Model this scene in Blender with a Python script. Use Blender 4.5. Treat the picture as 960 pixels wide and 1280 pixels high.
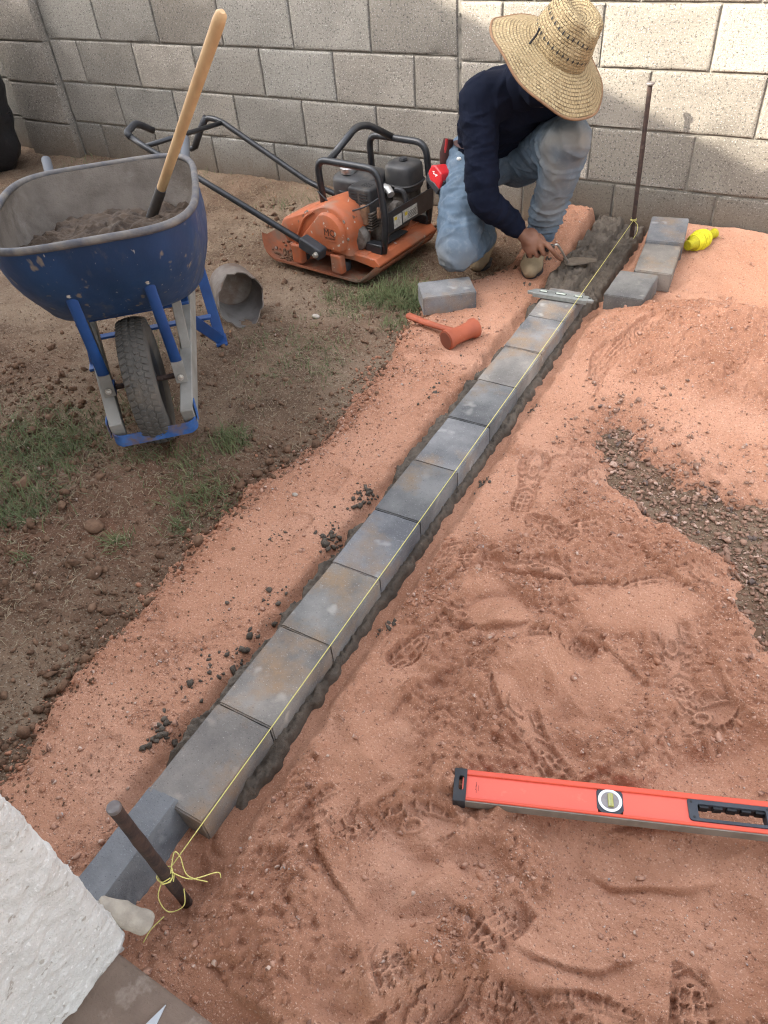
import bpy, bmesh, math, random
import numpy as np
from mathutils import Vector, Matrix

for _o in list(bpy.data.objects):
    bpy.data.objects.remove(_o, do_unlink=True)
scene = bpy.context.scene
COL = scene.collection
R = math.radians

# ------------------------------------------------------------------ camera
CAM_LOC = Vector((4.3266, -3.3989, 1.4301))
_pit, _rol, _yaw = 0.744579, -0.099642, -0.590694       # tilt down, roll, heading (radians)
_f = Vector((math.sin(_yaw) * math.cos(_pit), math.cos(_yaw) * math.cos(_pit), -math.sin(_pit)))
_rt = Vector((math.cos(_yaw), -math.sin(_yaw), 0)); _up = _rt.cross(_f)
_r = math.cos(_rol) * _rt + math.sin(_rol) * _up
_u = _r.cross(_f)
_cam = bpy.data.cameras.new("camera")
_cam.sensor_fit = 'VERTICAL'
_cam.sensor_height = 36.0
_cam.lens = 36.0 * 920.0 / 1280.0
_cam.clip_start = 0.05
_cam.clip_end = 500.0
cam = bpy.data.objects.new("camera", _cam)
COL.objects.link(cam)
cam.matrix_world = Matrix(((_r.x, _u.x, -_f.x, CAM_LOC.x), (_r.y, _u.y, -_f.y, CAM_LOC.y),
                           (_r.z, _u.z, -_f.z, CAM_LOC.z), (0, 0, 0, 1)))
scene.camera = cam

# ------------------------------------------------------------------ light
SUN_DIR = Vector((0.90, 1.0, -1.00)).normalized()      # the way the sunlight travels
world = bpy.data.worlds.new("World")
scene.world = world
world.use_nodes = True
_wn = world.node_tree
_bg = _wn.nodes["Background"]
_sky = _wn.nodes.new("ShaderNodeTexSky")
_sky.sky_type = 'NISHITA'
_sky.sun_disc = False
_sky.sun_elevation = math.asin(-SUN_DIR.z)
_sky.sun_rotation = math.atan2(-SUN_DIR.x, -SUN_DIR.y)
_sky.air_density = 1.0
_sky.dust_density = 4.0
_sky.ozone_density = 0.6
_hs = _wn.nodes.new("ShaderNodeHueSaturation")      # thin bright summer haze takes the blue out of the sky
_hs.inputs["Saturation"].default_value = 0.40
_wn.links.new(_sky.outputs[0], _hs.inputs["Color"])
_wn.links.new(_hs.outputs[0], _bg.inputs[0])
_bg.inputs[1].default_value = 0.15
_sl = bpy.data.lights.new("sun", 'SUN')
_sl.energy = 2.0
_sl.angle = R(0.55)
_sl.color = (1.0, 0.93, 0.80)
sun = bpy.data.objects.new("sun", _sl)
COL.objects.link(sun)
sun.rotation_euler = (-SUN_DIR).to_track_quat('Z', 'Y').to_euler()
sun.location = (0, -10, 8)

vs = scene.view_settings
vs.view_transform = 'Standard'
vs.look = 'None'
vs.gamma = 1.0
vs.exposure = 2.9
vs.use_curve_mapping = False
scene.cycles.use_denoising = True
scene.cycles.denoiser = 'OPENIMAGEDENOISE'
scene.cycles.denoising_input_passes = 'RGB_ALBEDO_NORMAL'
scene.cycles.denoising_prefilter = 'NONE'        # keeps the grain of sand and block that a prefilter wipes away
scene.cycles.pixel_filter_type = 'BLACKMAN_HARRIS'
scene.cycles.filter_width = 1.15
scene.cycles.max_bounces = 6
scene.cycles.diffuse_bounces = 4
scene.cycles.sample_clamp_indirect = 8.0

# ------------------------------------------------------------------ numpy noise
def _tab(seed):
    return np.random.RandomState(seed).rand(256, 256)
_TABS = {}
def vnoise(x, y, seed=0):
    t = _TABS.get(seed)
    if t is None:
        t = _TABS[seed] = _tab(seed)
    x = np.asarray(x, float); y = np.asarray(y, float)
    xi = np.floor(x).astype(int); yi = np.floor(y).astype(int)
    fx = x - xi; fy = y - yi
    fx = fx * fx * fx * (fx * (fx * 6 - 15) + 10); fy = fy * fy * fy * (fy * (fy * 6 - 15) + 10)
    x0 = xi % 256; x1 = (xi + 1) % 256; y0 = yi % 256; y1 = (yi + 1) % 256
    a = t[x0, y0] * (1 - fx) + t[x1, y0] * fx
    b = t[x0, y1] * (1 - fx) + t[x1, y1] * fx
    return (a * (1 - fy) + b * fy) * 2 - 1
def fbm(x, y, sc, octv=4, seed=0, gain=0.5):
    r = 0; a = 1; s = sc; n = 0
    for k in range(octv):
        ang = 0.6 * k + seed
        cx, sx = math.cos(ang), math.sin(ang)
        r = r + a * vnoise((x * cx - y * sx) * s + 17.3 * k, (x * sx + y * cx) * s + 5.1 * k, seed + k)
        n += a; a *= gain; s *= 2.03
    return r / n
def noise3(p, sc, seed=0):
    x, y, z = p[:, 0] * sc, p[:, 1] * sc, p[:, 2] * sc
    return (vnoise(x + .37 * z, y + 7.1, seed) + vnoise(y - .41 * x, z + 3.3, seed + 1) + vnoise(z + .29 * y, x + 9.2, seed + 2)) / 1.7
def sstep(a, b, x):
    t = np.clip((np.asarray(x, float) - a) / (b - a), 0, 1)
    return t * t * (3 - 2 * t)

# ------------------------------------------------------------------ materials
def _n(nt, typ, **kw):
    n = nt.nodes.new(typ)
    for k, v in kw.items():
        setattr(n, k, v)
    return n
def _mixc(nt, fac, a, b, blend='MIX'):
    m = nt.nodes.new("ShaderNodeMix"); m.data_type = 'RGBA'; m.blend_type = blend
    for sock, v in ((0, fac), (6, a), (7, b)):
        if hasattr(v, 'default_value') or hasattr(v, 'is_output'):
            nt.links.new(v, m.inputs[sock])
        elif isinstance(v, (int, float)):
            m.inputs[sock].default_value = v
        else:
            m.inputs[sock].default_value = (*v[:3], 1)
    return m.outputs[2]
def _map(nt, val, a, b, c=0.0, d=1.0):
    m = nt.nodes.new("ShaderNodeMapRange"); m.clamp = True
    nt.links.new(val, m.inputs[0])
    for i, v in zip((1, 2, 3, 4), (a, b, c, d)):
        m.inputs[i].default_value = v
    return m.outputs[0]
def _noise(nt, vec, scale, detail=5, rough=.6, dist=0):
    n = nt.nodes.new("ShaderNodeTexNoise")
    nt.links.new(vec, n.inputs["Vector"])
    n.inputs["Scale"].default_value = scale; n.inputs["Detail"].default_value = detail
    n.inputs["Roughness"].default_value = rough; n.inputs["Distortion"].default_value = dist
    return n.outputs["Fac"]
MATS = {}
def mat(name, c1, c2=None, scale=8, lo=.38, hi=.62, c3=None, s3=2.0, lo3=.55, hi3=.7, rough=.85, spec=.3, metal=0.0,
        bump=0.0, bs=80, bump2=0.0, bs2=400, specks=(), rand=0.0, tint=False, attr=None, attrcol=None, coat=0.0,
        roughvar=0.0, stretch=None, sheen=0.0, coord='pos', detail=6, trans=0.0, zstain=None):
    m = bpy.data.materials.new(name); m.use_nodes = True
    nt = m.node_tree; bs_ = nt.nodes["Principled BSDF"]
    if coord == 'pos':
        vec = _n(nt, "ShaderNodeNewGeometry").outputs["Position"]
    elif coord == 'uv':
        vec = _n(nt, "ShaderNodeTexCoord").outputs["UV"]
    else:
        vec = _n(nt, "ShaderNodeTexCoord").outputs["Object"]
    if stretch:
        mp = _n(nt, "ShaderNodeMapping"); nt.links.new(vec, mp.inputs[0]); mp.inputs["Scale"].default_value = stretch
        vec = mp.outputs[0]
    col = None
    if c2 is not None:
        f = _map(nt, _noise(nt, vec, scale, detail), lo, hi)
        col = _mixc(nt, f, c1, c2)
    else:
        col = _mixc(nt, 0.0, c1, c1)
    if c3 is not None:
        f = _map(nt, _noise(nt, vec, s3, 8, .65), lo3, hi3)
        col = _mixc(nt, f, col, c3)
    if attr:
        a = _n(nt, "ShaderNodeAttribute", attribute_name=attr)
        f = a.outputs["Fac"]
        col = _mixc(nt, f, col, attrcol)
    for (sc, s_scale, thr, wid) in specks:
        f = _map(nt, _noise(nt, vec, s_scale, 2, .5), thr, thr + wid)
        col = _mixc(nt, f, col, sc)
    if rand:
        oi = _n(nt, "ShaderNodeObjectInfo")
        v = _map(nt, oi.outputs["Random"], 0, 1, 1 - rand, 1 + rand)
        cmb = _n(nt, "ShaderNodeCombineColor")
        for k in range(3):
            nt.links.new(v, cmb.inputs[k])
        col = _mixc(nt, 1.0, col, cmb.outputs[0], 'MULTIPLY')
    if tint:
        oi = _n(nt, "ShaderNodeObjectInfo")
        col = _mixc(nt, 1.0, col, oi.outputs["Color"], 'MULTIPLY')
    if zstain:                                   # soil splashed and drawn up along the foot of a wall
        z0, z1, sc_ = zstain
        sp_ = _n(nt, "ShaderNodeSeparateXYZ"); nt.links.new(_n(nt, "ShaderNodeNewGeometry").outputs["Position"], sp_.inputs[0])
        ad = _n(nt, "ShaderNodeMath", operation='MULTIPLY_ADD'); ad.inputs[1].default_value = .16; nt.links.new(_noise(nt, vec, 7, 6), ad.inputs[0]); nt.links.new(sp_.outputs[2], ad.inputs[2])
        col = _mixc(nt, _map(nt, ad.outputs[0], z0 + .08, z1 + .08, .75, 0.0), col, sc_)
    nt.links.new(col, bs_.inputs["Base Color"])
    if roughvar:
        nt.links.new(_map(nt, _noise(nt, vec, 14, 5), .3, .7, max(0, rough - roughvar), min(1, rough + roughvar)), bs_.inputs["Roughness"])
    else:
        bs_.inputs["Roughness"].default_value = rough
    bs_.inputs["Specular IOR Level"].default_value = spec
    bs_.inputs["Metallic"].default_value = metal
    bs_.inputs["Coat Weight"].default_value = coat
    bs_.inputs["Sheen Weight"].default_value = sheen
    if trans:
        bs_.inputs["Transmission Weight"].default_value = trans
    prev = None
    for b, s in ((bump, bs), (bump2, bs2)):
        if b:
            bn = _n(nt, "ShaderNodeBump"); bn.inputs["Strength"].default_value = 1.0
            bn.inputs["Distance"].default_value = b
            nt.links.new(_noise(nt, vec, s, 6, .65), bn.inputs["Height"])
            if prev:
                nt.links.new(prev, bn.inputs["Normal"])
            prev = bn.outputs[0]
    if prev:
        nt.links.new(prev, bs_.inputs["Normal"])
    MATS[name] = m
    return m

# ------------------------------------------------------------------ mesh building
def ident():
    return Matrix.Identity(4)
def tr(x, y, z, rx=0, ry=0, rz=0):
    return Matrix.Translation((x, y, z)) @ Matrix.Rotation(rz, 4, 'Z') @ Matrix.Rotation(ry, 4, 'Y') @ Matrix.Rotation(rx, 4, 'X')
def frame(o, x, y, z):
    return Matrix(((x[0], y[0], z[0], o[0]), (x[1], y[1], z[1], o[1]), (x[2], y[2], z[2], o[2]), (0, 0, 0, 1)))
def smooth_path(pts, n=6):
    """Catmull-Rom through pts"""
    P = [Vector(p) for p in pts]
    if len(P) < 3:
        return P
    out = []
    for i in range(len(P) - 1):
        p0 = P[max(0, i - 1)]; p1 = P[i]; p2 = P[i + 1]; p3 = P[min(len(P) - 1, i + 2)]
        for k in range(n):
            t = k / n
            out.append(0.5 * ((2 * p1) + (p2 - p0) * t + (2 * p0 - 5 * p1 + 4 * p2 - p3) * t * t + (3 * p1 - p0 - 3 * p2 + p3) * t ** 3))
    out.append(P[-1])
    return out
def round_path(pts, rad, n=5, closed=False):
    """polyline with its corners rounded"""
    P = [Vector(p) for p in pts]; out = []
    N = len(P)
    for i in range(N):
        if not closed and i in (0, N - 1):
            out.append(P[i]); continue
        a, b, c = P[(i - 1) % N], P[i], P[(i + 1) % N]
        d1 = (a - b); d2 = (c - b)
        r = min(rad, d1.length * .48, d2.length * .48)
        s = b + d1.normalized() * r; e = b + d2.normalized() * r
        for k in range(n + 1):
            t = k / n
            out.append((1 - t) ** 2 * s + 2 * t * (1 - t) * b + t * t * e)
    return out
class MB:
    def __init__(self):
        self.v = []; self.f = []; self.uv = None
    def add(self, vs_, fs, M=None):
        o = len(self.v)
        for p in vs_:
            p = Vector(p)
            self.v.append(tuple(M @ p) if M is not None else tuple(p))
        for f in fs:
            self.f.append(tuple(i + o for i in f))
        return self
    def box(self, c, s, M=None):
        x, y, z = c; a, b, d = s[0] / 2, s[1] / 2, s[2] / 2
        vs_ = [(x - a, y - b, z - d), (x + a, y - b, z - d), (x + a, y + b, z - d), (x - a, y + b, z - d),
               (x - a, y - b, z + d), (x + a, y - b, z + d), (x + a, y + b, z + d), (x - a, y + b, z + d)]
        return self.add(vs_, [(0, 3, 2, 1), (4, 5, 6, 7), (0, 1, 5, 4), (1, 2, 6, 5), (2, 3, 7, 6), (3, 0, 4, 7)], M)
    def tube(self, pts, r, n=10, cap=True, M=None, lateral=None, closed=False):
        P = [Vector(p) for p in pts]; N = len(P)
        rs = r if isinstance(r, (list, tuple)) else [r] * N
        ref = Vector(lateral) if lateral is not None else None
        vs_ = []; prev = None
        for i in range(N):
            if closed:
                t = (P[(i + 1) % N] - P[(i - 1) % N]).normalized()
            else:
                t = (P[min(N - 1, i + 1)] - P[max(0, i - 1)]).normalized()
            if ref is not None:
                a = (ref - ref.dot(t) * t)
                a = a.normalized() if a.length > 1e-6 else t.orthogonal().normalized()
            elif prev is None:
                a = t.orthogonal().normalized()
            else:
                a = (prev - prev.dot(t) * t).normalized()
            prev = a
            b = t.cross(a)
            rr = rs[i]
            ra, rb = (rr if isinstance(rr, (list, tuple)) else (rr, rr))
            for k in range(n):
                w = 2 * math.pi * k / n
                vs_.append(P[i] + a * (ra * math.cos(w)) + b * (rb * math.sin(w)))
        fs = []
        for i in range(N if closed else N - 1):
            j = (i + 1) % N
            for k in range(n):
                l = (k + 1) % n
                fs.append((i * n + k, i * n + l, j * n + l, j * n + k))
        if cap and not closed:
            fs.append(tuple(reversed(range(n))))
            fs.append(tuple((N - 1) * n + k for k in range(n)))
        return self.add(vs_, fs, M)
    def lathe(self, prof, n=24, M=None, capa=True, capb=True):
        vs_ = []
        for (r, z) in prof:
            for k in range(n):
                w = 2 * math.pi * k / n
                vs_.append((r * math.cos(w), r * math.sin(w), z))
        fs = []
        for i in range(len(prof) - 1):
            for k in range(n):
                l = (k + 1) % n
                fs.append((i * n + k, i * n + l, (i + 1) * n + l, (i + 1) * n + k))
        if capa:
            fs.append(tuple(reversed(range(n))))
        if capb:
            fs.append(tuple((len(prof) - 1) * n + k for k in range(n)))
        return self.add(vs_, fs, M)
    def extrude(self, outline, y0, y1, M=None, top=None):
        """outline in local (x, z), swept from y0 to y1; top = optional outline at y1"""
        n = len(outline); o2 = top or outline
        vs_ = [(p[0], y0, p[1]) for p in outline] + [(p[0], y1, p[1]) for p in o2]
        fs = [(i, (i + 1) % n, n + (i + 1) % n, n + i) for i in range(n)]
        fs.append(tuple(reversed(range(n)))); fs.append(tuple(range(n, 2 * n)))
        return self.add(vs_, fs, M)
    def rings(self, rings, closed=True, capa=False, capb=False, M=None):
        n = len(rings[0]); vs_ = [p for r_ in rings for p in r_]; fs = []
        for i in range(len(rings) - 1):
            for k in range(n if closed else n - 1):
                l = (k + 1) % n
                fs.append((i * n + k, i * n + l, (i + 1) * n + l, (i + 1) * n + k))
        if capa:
            fs.append(tuple(reversed(range(n))))
        if capb:
            fs.append(tuple((len(rings) - 1) * n + k for k in range(n)))
        return self.add(vs_, fs, M)
    def sphere(self, c, r, nu=12, nv=8, M=None):
        rx, ry, rz = r if isinstance(r, (list, tuple)) else (r, r, r)
        rings = []
        for i in range(1, nv):
            a = math.pi * i / nv
            rings.append([(c[0] + rx * math.sin(a) * math.cos(2 * math.pi * k / nu), c[1] + ry * math.sin(a) * math.sin(2 * math.pi * k / nu), c[2] - rz * math.cos(a)) for k in range(nu)])
        return self.rings(rings, capa=True, capb=True, M=M)
    def mesh(self, name):
        me = bpy.data.meshes.new(name)
        me.from_pydata(self.v, [], self.f)
        me.update()
        return me
    def build(self, name, m, parent=None, bevel=0, seg=2, smooth=True, ang=35, off=None, fix=True):
        if off is not None:
            o = Vector(off); self.v = [tuple(Vector(p) - o) for p in self.v]
        me = self.mesh(name)
        if fix:
            bm = bmesh.new(); bm.from_mesh(me)
            bmesh.ops.recalc_face_normals(bm, faces=bm.faces)
            bm.to_mesh(me); bm.free()
        return link(name, me, m, parent, bevel, seg, smooth, ang)
def link(name, me, m, parent=None, bevel=0, seg=2, smooth=True, ang=35):
    if m is not None:
        me.materials.append(MATS[m] if isinstance(m, str) else m)
    if smooth:
        me.polygons.foreach_set('use_smooth', [True] * len(me.polygons))
        me.set_sharp_from_angle(angle=R(ang))
    o = bpy.data.objects.new(name, me)
    COL.objects.link(o)
    if parent is not None:
        o.parent = parent
    if bevel:
        b = o.modifiers.new("bevel", 'BEVEL'); b.width = bevel; b.segments = seg; b.limit_method = 'ANGLE'; b.angle_limit = R(40)
        b.harden_normals = False
    return o
def grid_mesh(name, X, Y, Z, keep=None):
    """X, Y, Z arrays (nx, ny) to a mesh; keep = mask of cells (nx-1, ny-1)"""
    nx, ny = X.shape
    idx = np.arange(nx * ny).reshape(nx, ny)
    q = np.stack([idx[:-1, :-1], idx[1:, :-1], idx[1:, 1:], idx[:-1, 1:]], -1)
    q = q[keep] if keep is not None else q.reshape(-1, 4)
    used = np.zeros(nx * ny, bool); used[q.ravel()] = True
    remap = np.cumsum(used) - 1
    q = remap[q]
    co = np.stack([X, Y, Z], -1).reshape(-1, 3)[used]
    me = raw_mesh(name, co, q)
    return me, used
def raw_mesh(name, co, faces):
    me = bpy.data.meshes.new(name)
    k = faces.shape[1]
    me.vertices.add(len(co)); me.vertices.foreach_set('co', co.astype(np.float32).ravel())
    me.loops.add(faces.size); me.loops.foreach_set('vertex_index', faces.astype(np.int32).ravel())
    me.polygons.add(len(faces))
    me.polygons.foreach_set('loop_start', np.arange(0, faces.size, k, dtype=np.int32))
    me.polygons.foreach_set('loop_total', np.full(len(faces), k, np.int32))
    me.update(calc_edges=True)
    return me
def vattr(me, name, vals):
    a = me.attributes.new(name, 'FLOAT', 'POINT')
    a.data.foreach_set('value', np.asarray(vals, np.float32))
def tag(o, label, cat, group=None, kind=None):
    if label: o['label'] = label
    if cat: o['category'] = cat
    if group: o['group'] = group
    if kind: o['kind'] = kind
    return o
def thing(name, label, cat, loc=(0, 0, 0), rz=0, group=None):
    o = bpy.data.objects.new(name, None); COL.objects.link(o)
    o.empty_display_size = .1
    o.location = loc; o.rotation_euler = (0, 0, rz)
    return tag(o, label, cat, group)
def structure(o):
    o['kind'] = 'structure'; return o
def text_part(name, body, size, M, m, parent, depth=.0006, align='CENTER'):
    cu = bpy.data.curves.new(name, 'FONT'); cu.body = body; cu.size = size; cu.extrude = depth
    cu.align_x = align; cu.align_y = 'CENTER'; cu.resolution_u = 2
    t = bpy.data.objects.new(name, cu); COL.objects.link(t)
    bpy.context.view_layer.update()
    me = bpy.data.meshes.new_from_object(t)
    bpy.data.objects.remove(t, do_unlink=True)
    me.transform(M)
    return link(name, me, m, parent, smooth=False)
random.seed(7)
RS = np.random.RandomState(11)
# ------------------------------------------------------------------ ground surfaces (heights in metres)
XB_Y = np.array([-3.8, -3.18, -3.03, -2.85, -2.65, -2.43, -2.16, -1.86, -1.41, -1.10, -0.84, -0.62, -0.40, 0.05])
XB_X = np.array([3.16, 3.16, 3.12, 3.08, 3.08, 3.06, 3.07, 3.13, 3.09, 3.03, 3.00, 3.17, 3.20, 3.20])
GRAVEL = [(3.90, -1.40), (3.95, -1.48), (4.02, -1.58), (4.12, -1.64), (4.40, -1.65), (5.2, -1.58), (5.2, -2.40), (4.72, -2.20),
          (4.46, -2.00), (4.30, -1.88), (4.14, -1.81), (4.05, -1.73), (3.96, -1.57)]
def poly_sd(x, y, poly):
    """signed distance, negative inside"""
    d = np.full(x.shape, 1e9); ins = np.zeros(x.shape, bool)
    n = len(poly)
    for i in range(n):
        ax_, ay_ = poly[i]; bx_, by_ = poly[(i + 1) % n]
        ex, ey = bx_ - ax_, by_ - ay_
        t = np.clip(((x - ax_) * ex + (y - ay_) * ey) / (ex * ex + ey * ey), 0, 1)
        d = np.minimum(d, (x - ax_ - t * ex) ** 2 + (y - ay_ - t * ey) ** 2)
        c = ((ay_ > y) != (by_ > y)) & (x < ex * (y - ay_) / (ey if ey else 1e-9) + ax_)
        ins ^= c
    d = np.sqrt(d)
    return np.where(ins, -d, d)
def row_x(y):
    """centre line of the paver row"""
    return 3.530 + (-(y + 0.8)) * 0.0165
def h_dirt(x, y):
    near = sstep(9, 5, np.abs(x - 3)) * sstep(-6, -4.2, y)
    h = 0.016 * fbm(x, y, 1.6, 3, 3) + 0.010 * fbm(x, y, 6, 3, 9) + near * (0.008 * np.abs(fbm(x, y, 19, 3, 21)) + 0.0045 * fbm(x, y, 60, 2, 31))
    cl = np.clip(fbm(x, y, 33, 2, 44) - .15, 0, 1) * sstep(3.15, 2.7, x - .25 * (y + 2.6)) * sstep(-1.9, -2.3, y)
    h = h + near * .035 * cl
    h = h + .035 * sstep(-.25, 0, y) * sstep(3.0, 2.0, x)
    h = h - .05 * np.exp(-(((x - 3.14) / .10) ** 2 + ((y + .62) / .18) ** 2))
    h = h - .09 * np.exp(-(((x - 3.64) / .10) ** 2 + ((y + 3.18) / .16) ** 2))
    return h - .012
def loose_zone(x, y):
    near = sstep(-1.3, -2.2, y); right = sstep(3.62, 3.80, x)
    f = fbm(x, y, 2.9, 4, 131) + .16 * near * right - .10
    z = sstep(-.12, .12, f) * (.55 + .45 * np.maximum(near * right, sstep(-1.35, -.9, y) * right * .8))
    heap = sstep(.62, .40, np.sqrt(((x - 4.14) / .95) ** 2 + ((y + .98) / .62) ** 2) + .10 * fbm(x, y, 7, 3, 133))
    return np.maximum(z, .9 * heap)
def sand_parts(x, y):
    xb = np.interp(y, XB_Y, XB_X) + .035 * fbm(x, y, 7, 4, 51) + .02 * fbm(x, y, 30, 2, 55)
    sd = x - xb
    cover = sstep(-.075, .07, sd)
    g = poly_sd(x, y, GRAVEL) + .09 * fbm(x, y, 6, 3, 61) + .045 * fbm(x, y, 22, 3, 66)
    cover = cover * (.05 + .95 * sstep(-.07, .13, g))
    near = sstep(-1.3, -2.3, y)
    right = sstep(3.62, 3.85, x)
    lo = .040 + .010 * fbm(x, y, 1.8, 3, 71) + right * (.012 + .018 * near) * fbm(x, y, 3.1, 2, 73)
    r1 = fbm(x, y, 5.5, 3, 78)
    lo = lo + right * (.006 + .020 * near) * r1 + (1 - right) * .006 * r1
    lo = lo + right * near * .015 * (1 - np.abs(fbm(x * 1.0, y * 1.6, 3.4, 2, 83)) * 3.0).clip(0, 1)
    lm = loose_zone(x, y)
    lo = lo + lm * (.004 + .016 * near * right) + lm * right * (.008 + .034 * near) * np.abs(fbm(x, y, 7, 2, 87))
    # heap at the right, rise against the block wall
    rr = np.sqrt(((x - 4.14) / .52) ** 2 + ((y + .98) / .40) ** 2) + .12 * fbm(x, y, 4, 3, 91)
    lo = lo + .175 * np.clip(1 - rr, 0, 1) ** 1.1
    lo = lo + .050 * sstep(-.55, -.05, y) * sstep(3.10, 3.25, x)
    lo = lo + .020 * np.exp(-(((x - 3.28) / .10) ** 2 + ((y + .22) / .20) ** 2))
    # hollow under the red level, dip beside the last paver
    lo = lo - .030 * np.exp(-(((x - 4.36) / .16) ** 2 + ((y + 2.80) / .10) ** 2))
    lo = lo - .075 * np.exp(-(((x - 3.645) / .075) ** 2 + ((y + 3.18) / .12) ** 2))
    return lo, cover, near, right
def h_mortar(x, y):
    c = row_x(y)
    d = np.abs(x - c)
    bedw = np.where(x > c, .106, .116) + .016 * np.where(x > c, .4, 1) * fbm(x, y, 24, 3, 103) + np.where(x > c, .009, .024) * fbm(x * .3 + 5, y, 8, 3, 101) + .012 * fbm(x, y, 30, 2, 107)
    side = x > c
    h = .048 + np.where(side, -.016, .014) + .006 * fbm(x, y, 12, 3, 113) + .006 * np.abs(fbm(x, y, 55, 3, 117)) + .007 * fbm(x, y, 120, 2, 118)
    work = sstep(-.86, -.76, y)
    h = h + work * (.008 + .020 * fbm(x, y, 10, 3, 121) + .030 * (np.abs(fbm(x, y, 30, 3, 127)) - .08))
    bedw = bedw + work * .010
    edge = sstep(bedw, bedw - .022, d) * sstep(-3.07, -2.96, y) * sstep(.03, -.04, y)
    return -.02 + (h + .02) * edge
def stamp_boot(X, Y, H, LO, px, py, ang, L=.29, depth=.011, lug=.006, part=(0, 1)):
    c, s = math.cos(ang), math.sin(ang)
    ix = np.where((X[:, 0] > px - L) & (X[:, 0] < px + L))[0]; iy = np.where((Y[0] > py - L) & (Y[0] < py + L))[0]
    if len(ix) < 3 or len(iy) < 3:
        return
    sl = np.ix_(ix, iy)
    dx = X[sl] - px; dy = Y[sl] - py
    u = (dx * c + dy * s) / L + .5; v = (-dx * s + dy * c)
    w = np.interp(u, [-.02, .04, .15, .28, .42, .55, .70, .85, .96, 1.02], [0, .026, .034, .034, .029, .036, .048, .046, .026, 0]) * (L / .29)
    m = sstep(0, .006, w - np.abs(v)) * sstep(part[0] - .02, part[0] + .05, u) * sstep(part[1] + .02, part[1] - .05, u)
    out = sstep(-.030, -.004, w - np.abs(v)) * (1 - m) * sstep(part[0] - .10, part[0], u) * sstep(part[1] + .10, part[1], u)
    ul = u * L
    rim = (np.abs(v) > w * .52); edge_r = np.abs(np.abs(v) - w * .50) < .0028
    blocks = ((ul % .026) < .0065)
    cu = (u - .70) * L
    rad = np.hypot(cu, v); th = np.arctan2(v, cu)
    fore = (u > .52)
    ring = np.abs(np.hypot(cu * .62, v) - .012) < .0032
    spokes = (np.abs(np.sin(th * 3)) * rad < .0045) & (rad > .016)
    heel = (u < .34); hu = (u - .17) * L
    hbar = (np.abs(v) < .0034) | ((np.abs(hu) % .022) < .0058)
    mid = ((ul + np.abs(v) * .8) % .026) < .0065
    g = np.where(fore, np.where(rad < .030, ring | spokes, (blocks & rim) | edge_r), np.where(heel, np.where(rim, blocks, hbar) | edge_r, mid))
    wob = .85 + .5 * fbm(X[sl], Y[sl], 14, 2, int(px * 100) % 90)
    tgt = LO[sl] - depth + g * lug * np.clip(wob, .2, 1.1)
    H[sl] = H[sl] * (1 - .92 * m) + tgt * .92 * m
    H[sl] += out * .0055 * (.6 + .8 * fbm(X[sl], Y[sl], 25, 2, 7))
    return sl, m

# colours: dry red sand, darker loose spoil, brown yard soil, grey mortar
mat('sand', (.515, .268, .170), (.450, .226, .139), scale=5, c3=(.555, .310, .208), s3=2.2, lo3=.5, hi3=.75, rough=.95, spec=.15,
    bump=.0045, bs=150, bump2=.0022, bs2=520, attr='loose', attrcol=(.385, .186, .112),
    specks=(((.64, .40, .285), 260, .60, .08), ((.32, .155, .098), 230, .61, .08), ((.28, .13, .08), 130, .66, .06), ((.55, .46, .40), 190, .74, .02)))
mat('soil', (.175, .116, .076), (.108, .069, .045), scale=7, c3=(.235, .170, .116), s3=1.6, lo3=.47, hi3=.66, rough=.95, spec=.1,
    bump=.004, bs=90, bump2=.002, bs2=330, attr='red', attrcol=(.140, .070, .043),
    specks=(((.33, .27, .20), 220, .63, .05), ((.035, .024, .016), 150, .62, .07), ((.20, .15, .105), 90, .60, .05)))
mat('mortar', (.125, .100, .076), (.082, .065, .049), scale=22, c3=(.155, .125, .097), s3=9, lo3=.55, hi3=.7, rough=.8, spec=.35,
    bump=.004, bs=120, bump2=.0015, bs2=500)
mat('pebble_sand', (.47, .275, .19), (.32, .17, .115), scale=90, rough=.9, spec=.2, bump=.0006, bs2=700,
    specks=(((.52, .38, .30), 60, .60, .02), ((.22, .12, .085), 52, .60, .02), ((.36, .32, .30), 47, .69, .01)))
mat('sand_lump', (.43, .218, .136), (.35, .168, .103), scale=40, rough=.95, spec=.1, bump=.003, bs=200)
mat('pebble_soil', (.20, .120, .076), (.105, .060, .038), scale=22, rough=.95, spec=.15, bump=.002, bs=240,
    specks=(((.33, .25, .20), 22, .69, .02),))
mat('gravel', (.320, .190, .130), (.200, .118, .082), scale=55, rough=.8, spec=.3, bump=.001, bs=260,
    specks=(((.45, .31, .24), 40, .60, .02), ((.13, .095, .08), 33, .63, .02)))

def lines(*segs):
    out = []
    for a, b, st in segs:
        n = max(2, int(round(abs(b - a) / st)))
        out.append(np.linspace(a, b, n, endpoint=False))
    return np.concatenate(out + [[segs[-1][1]]])
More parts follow.
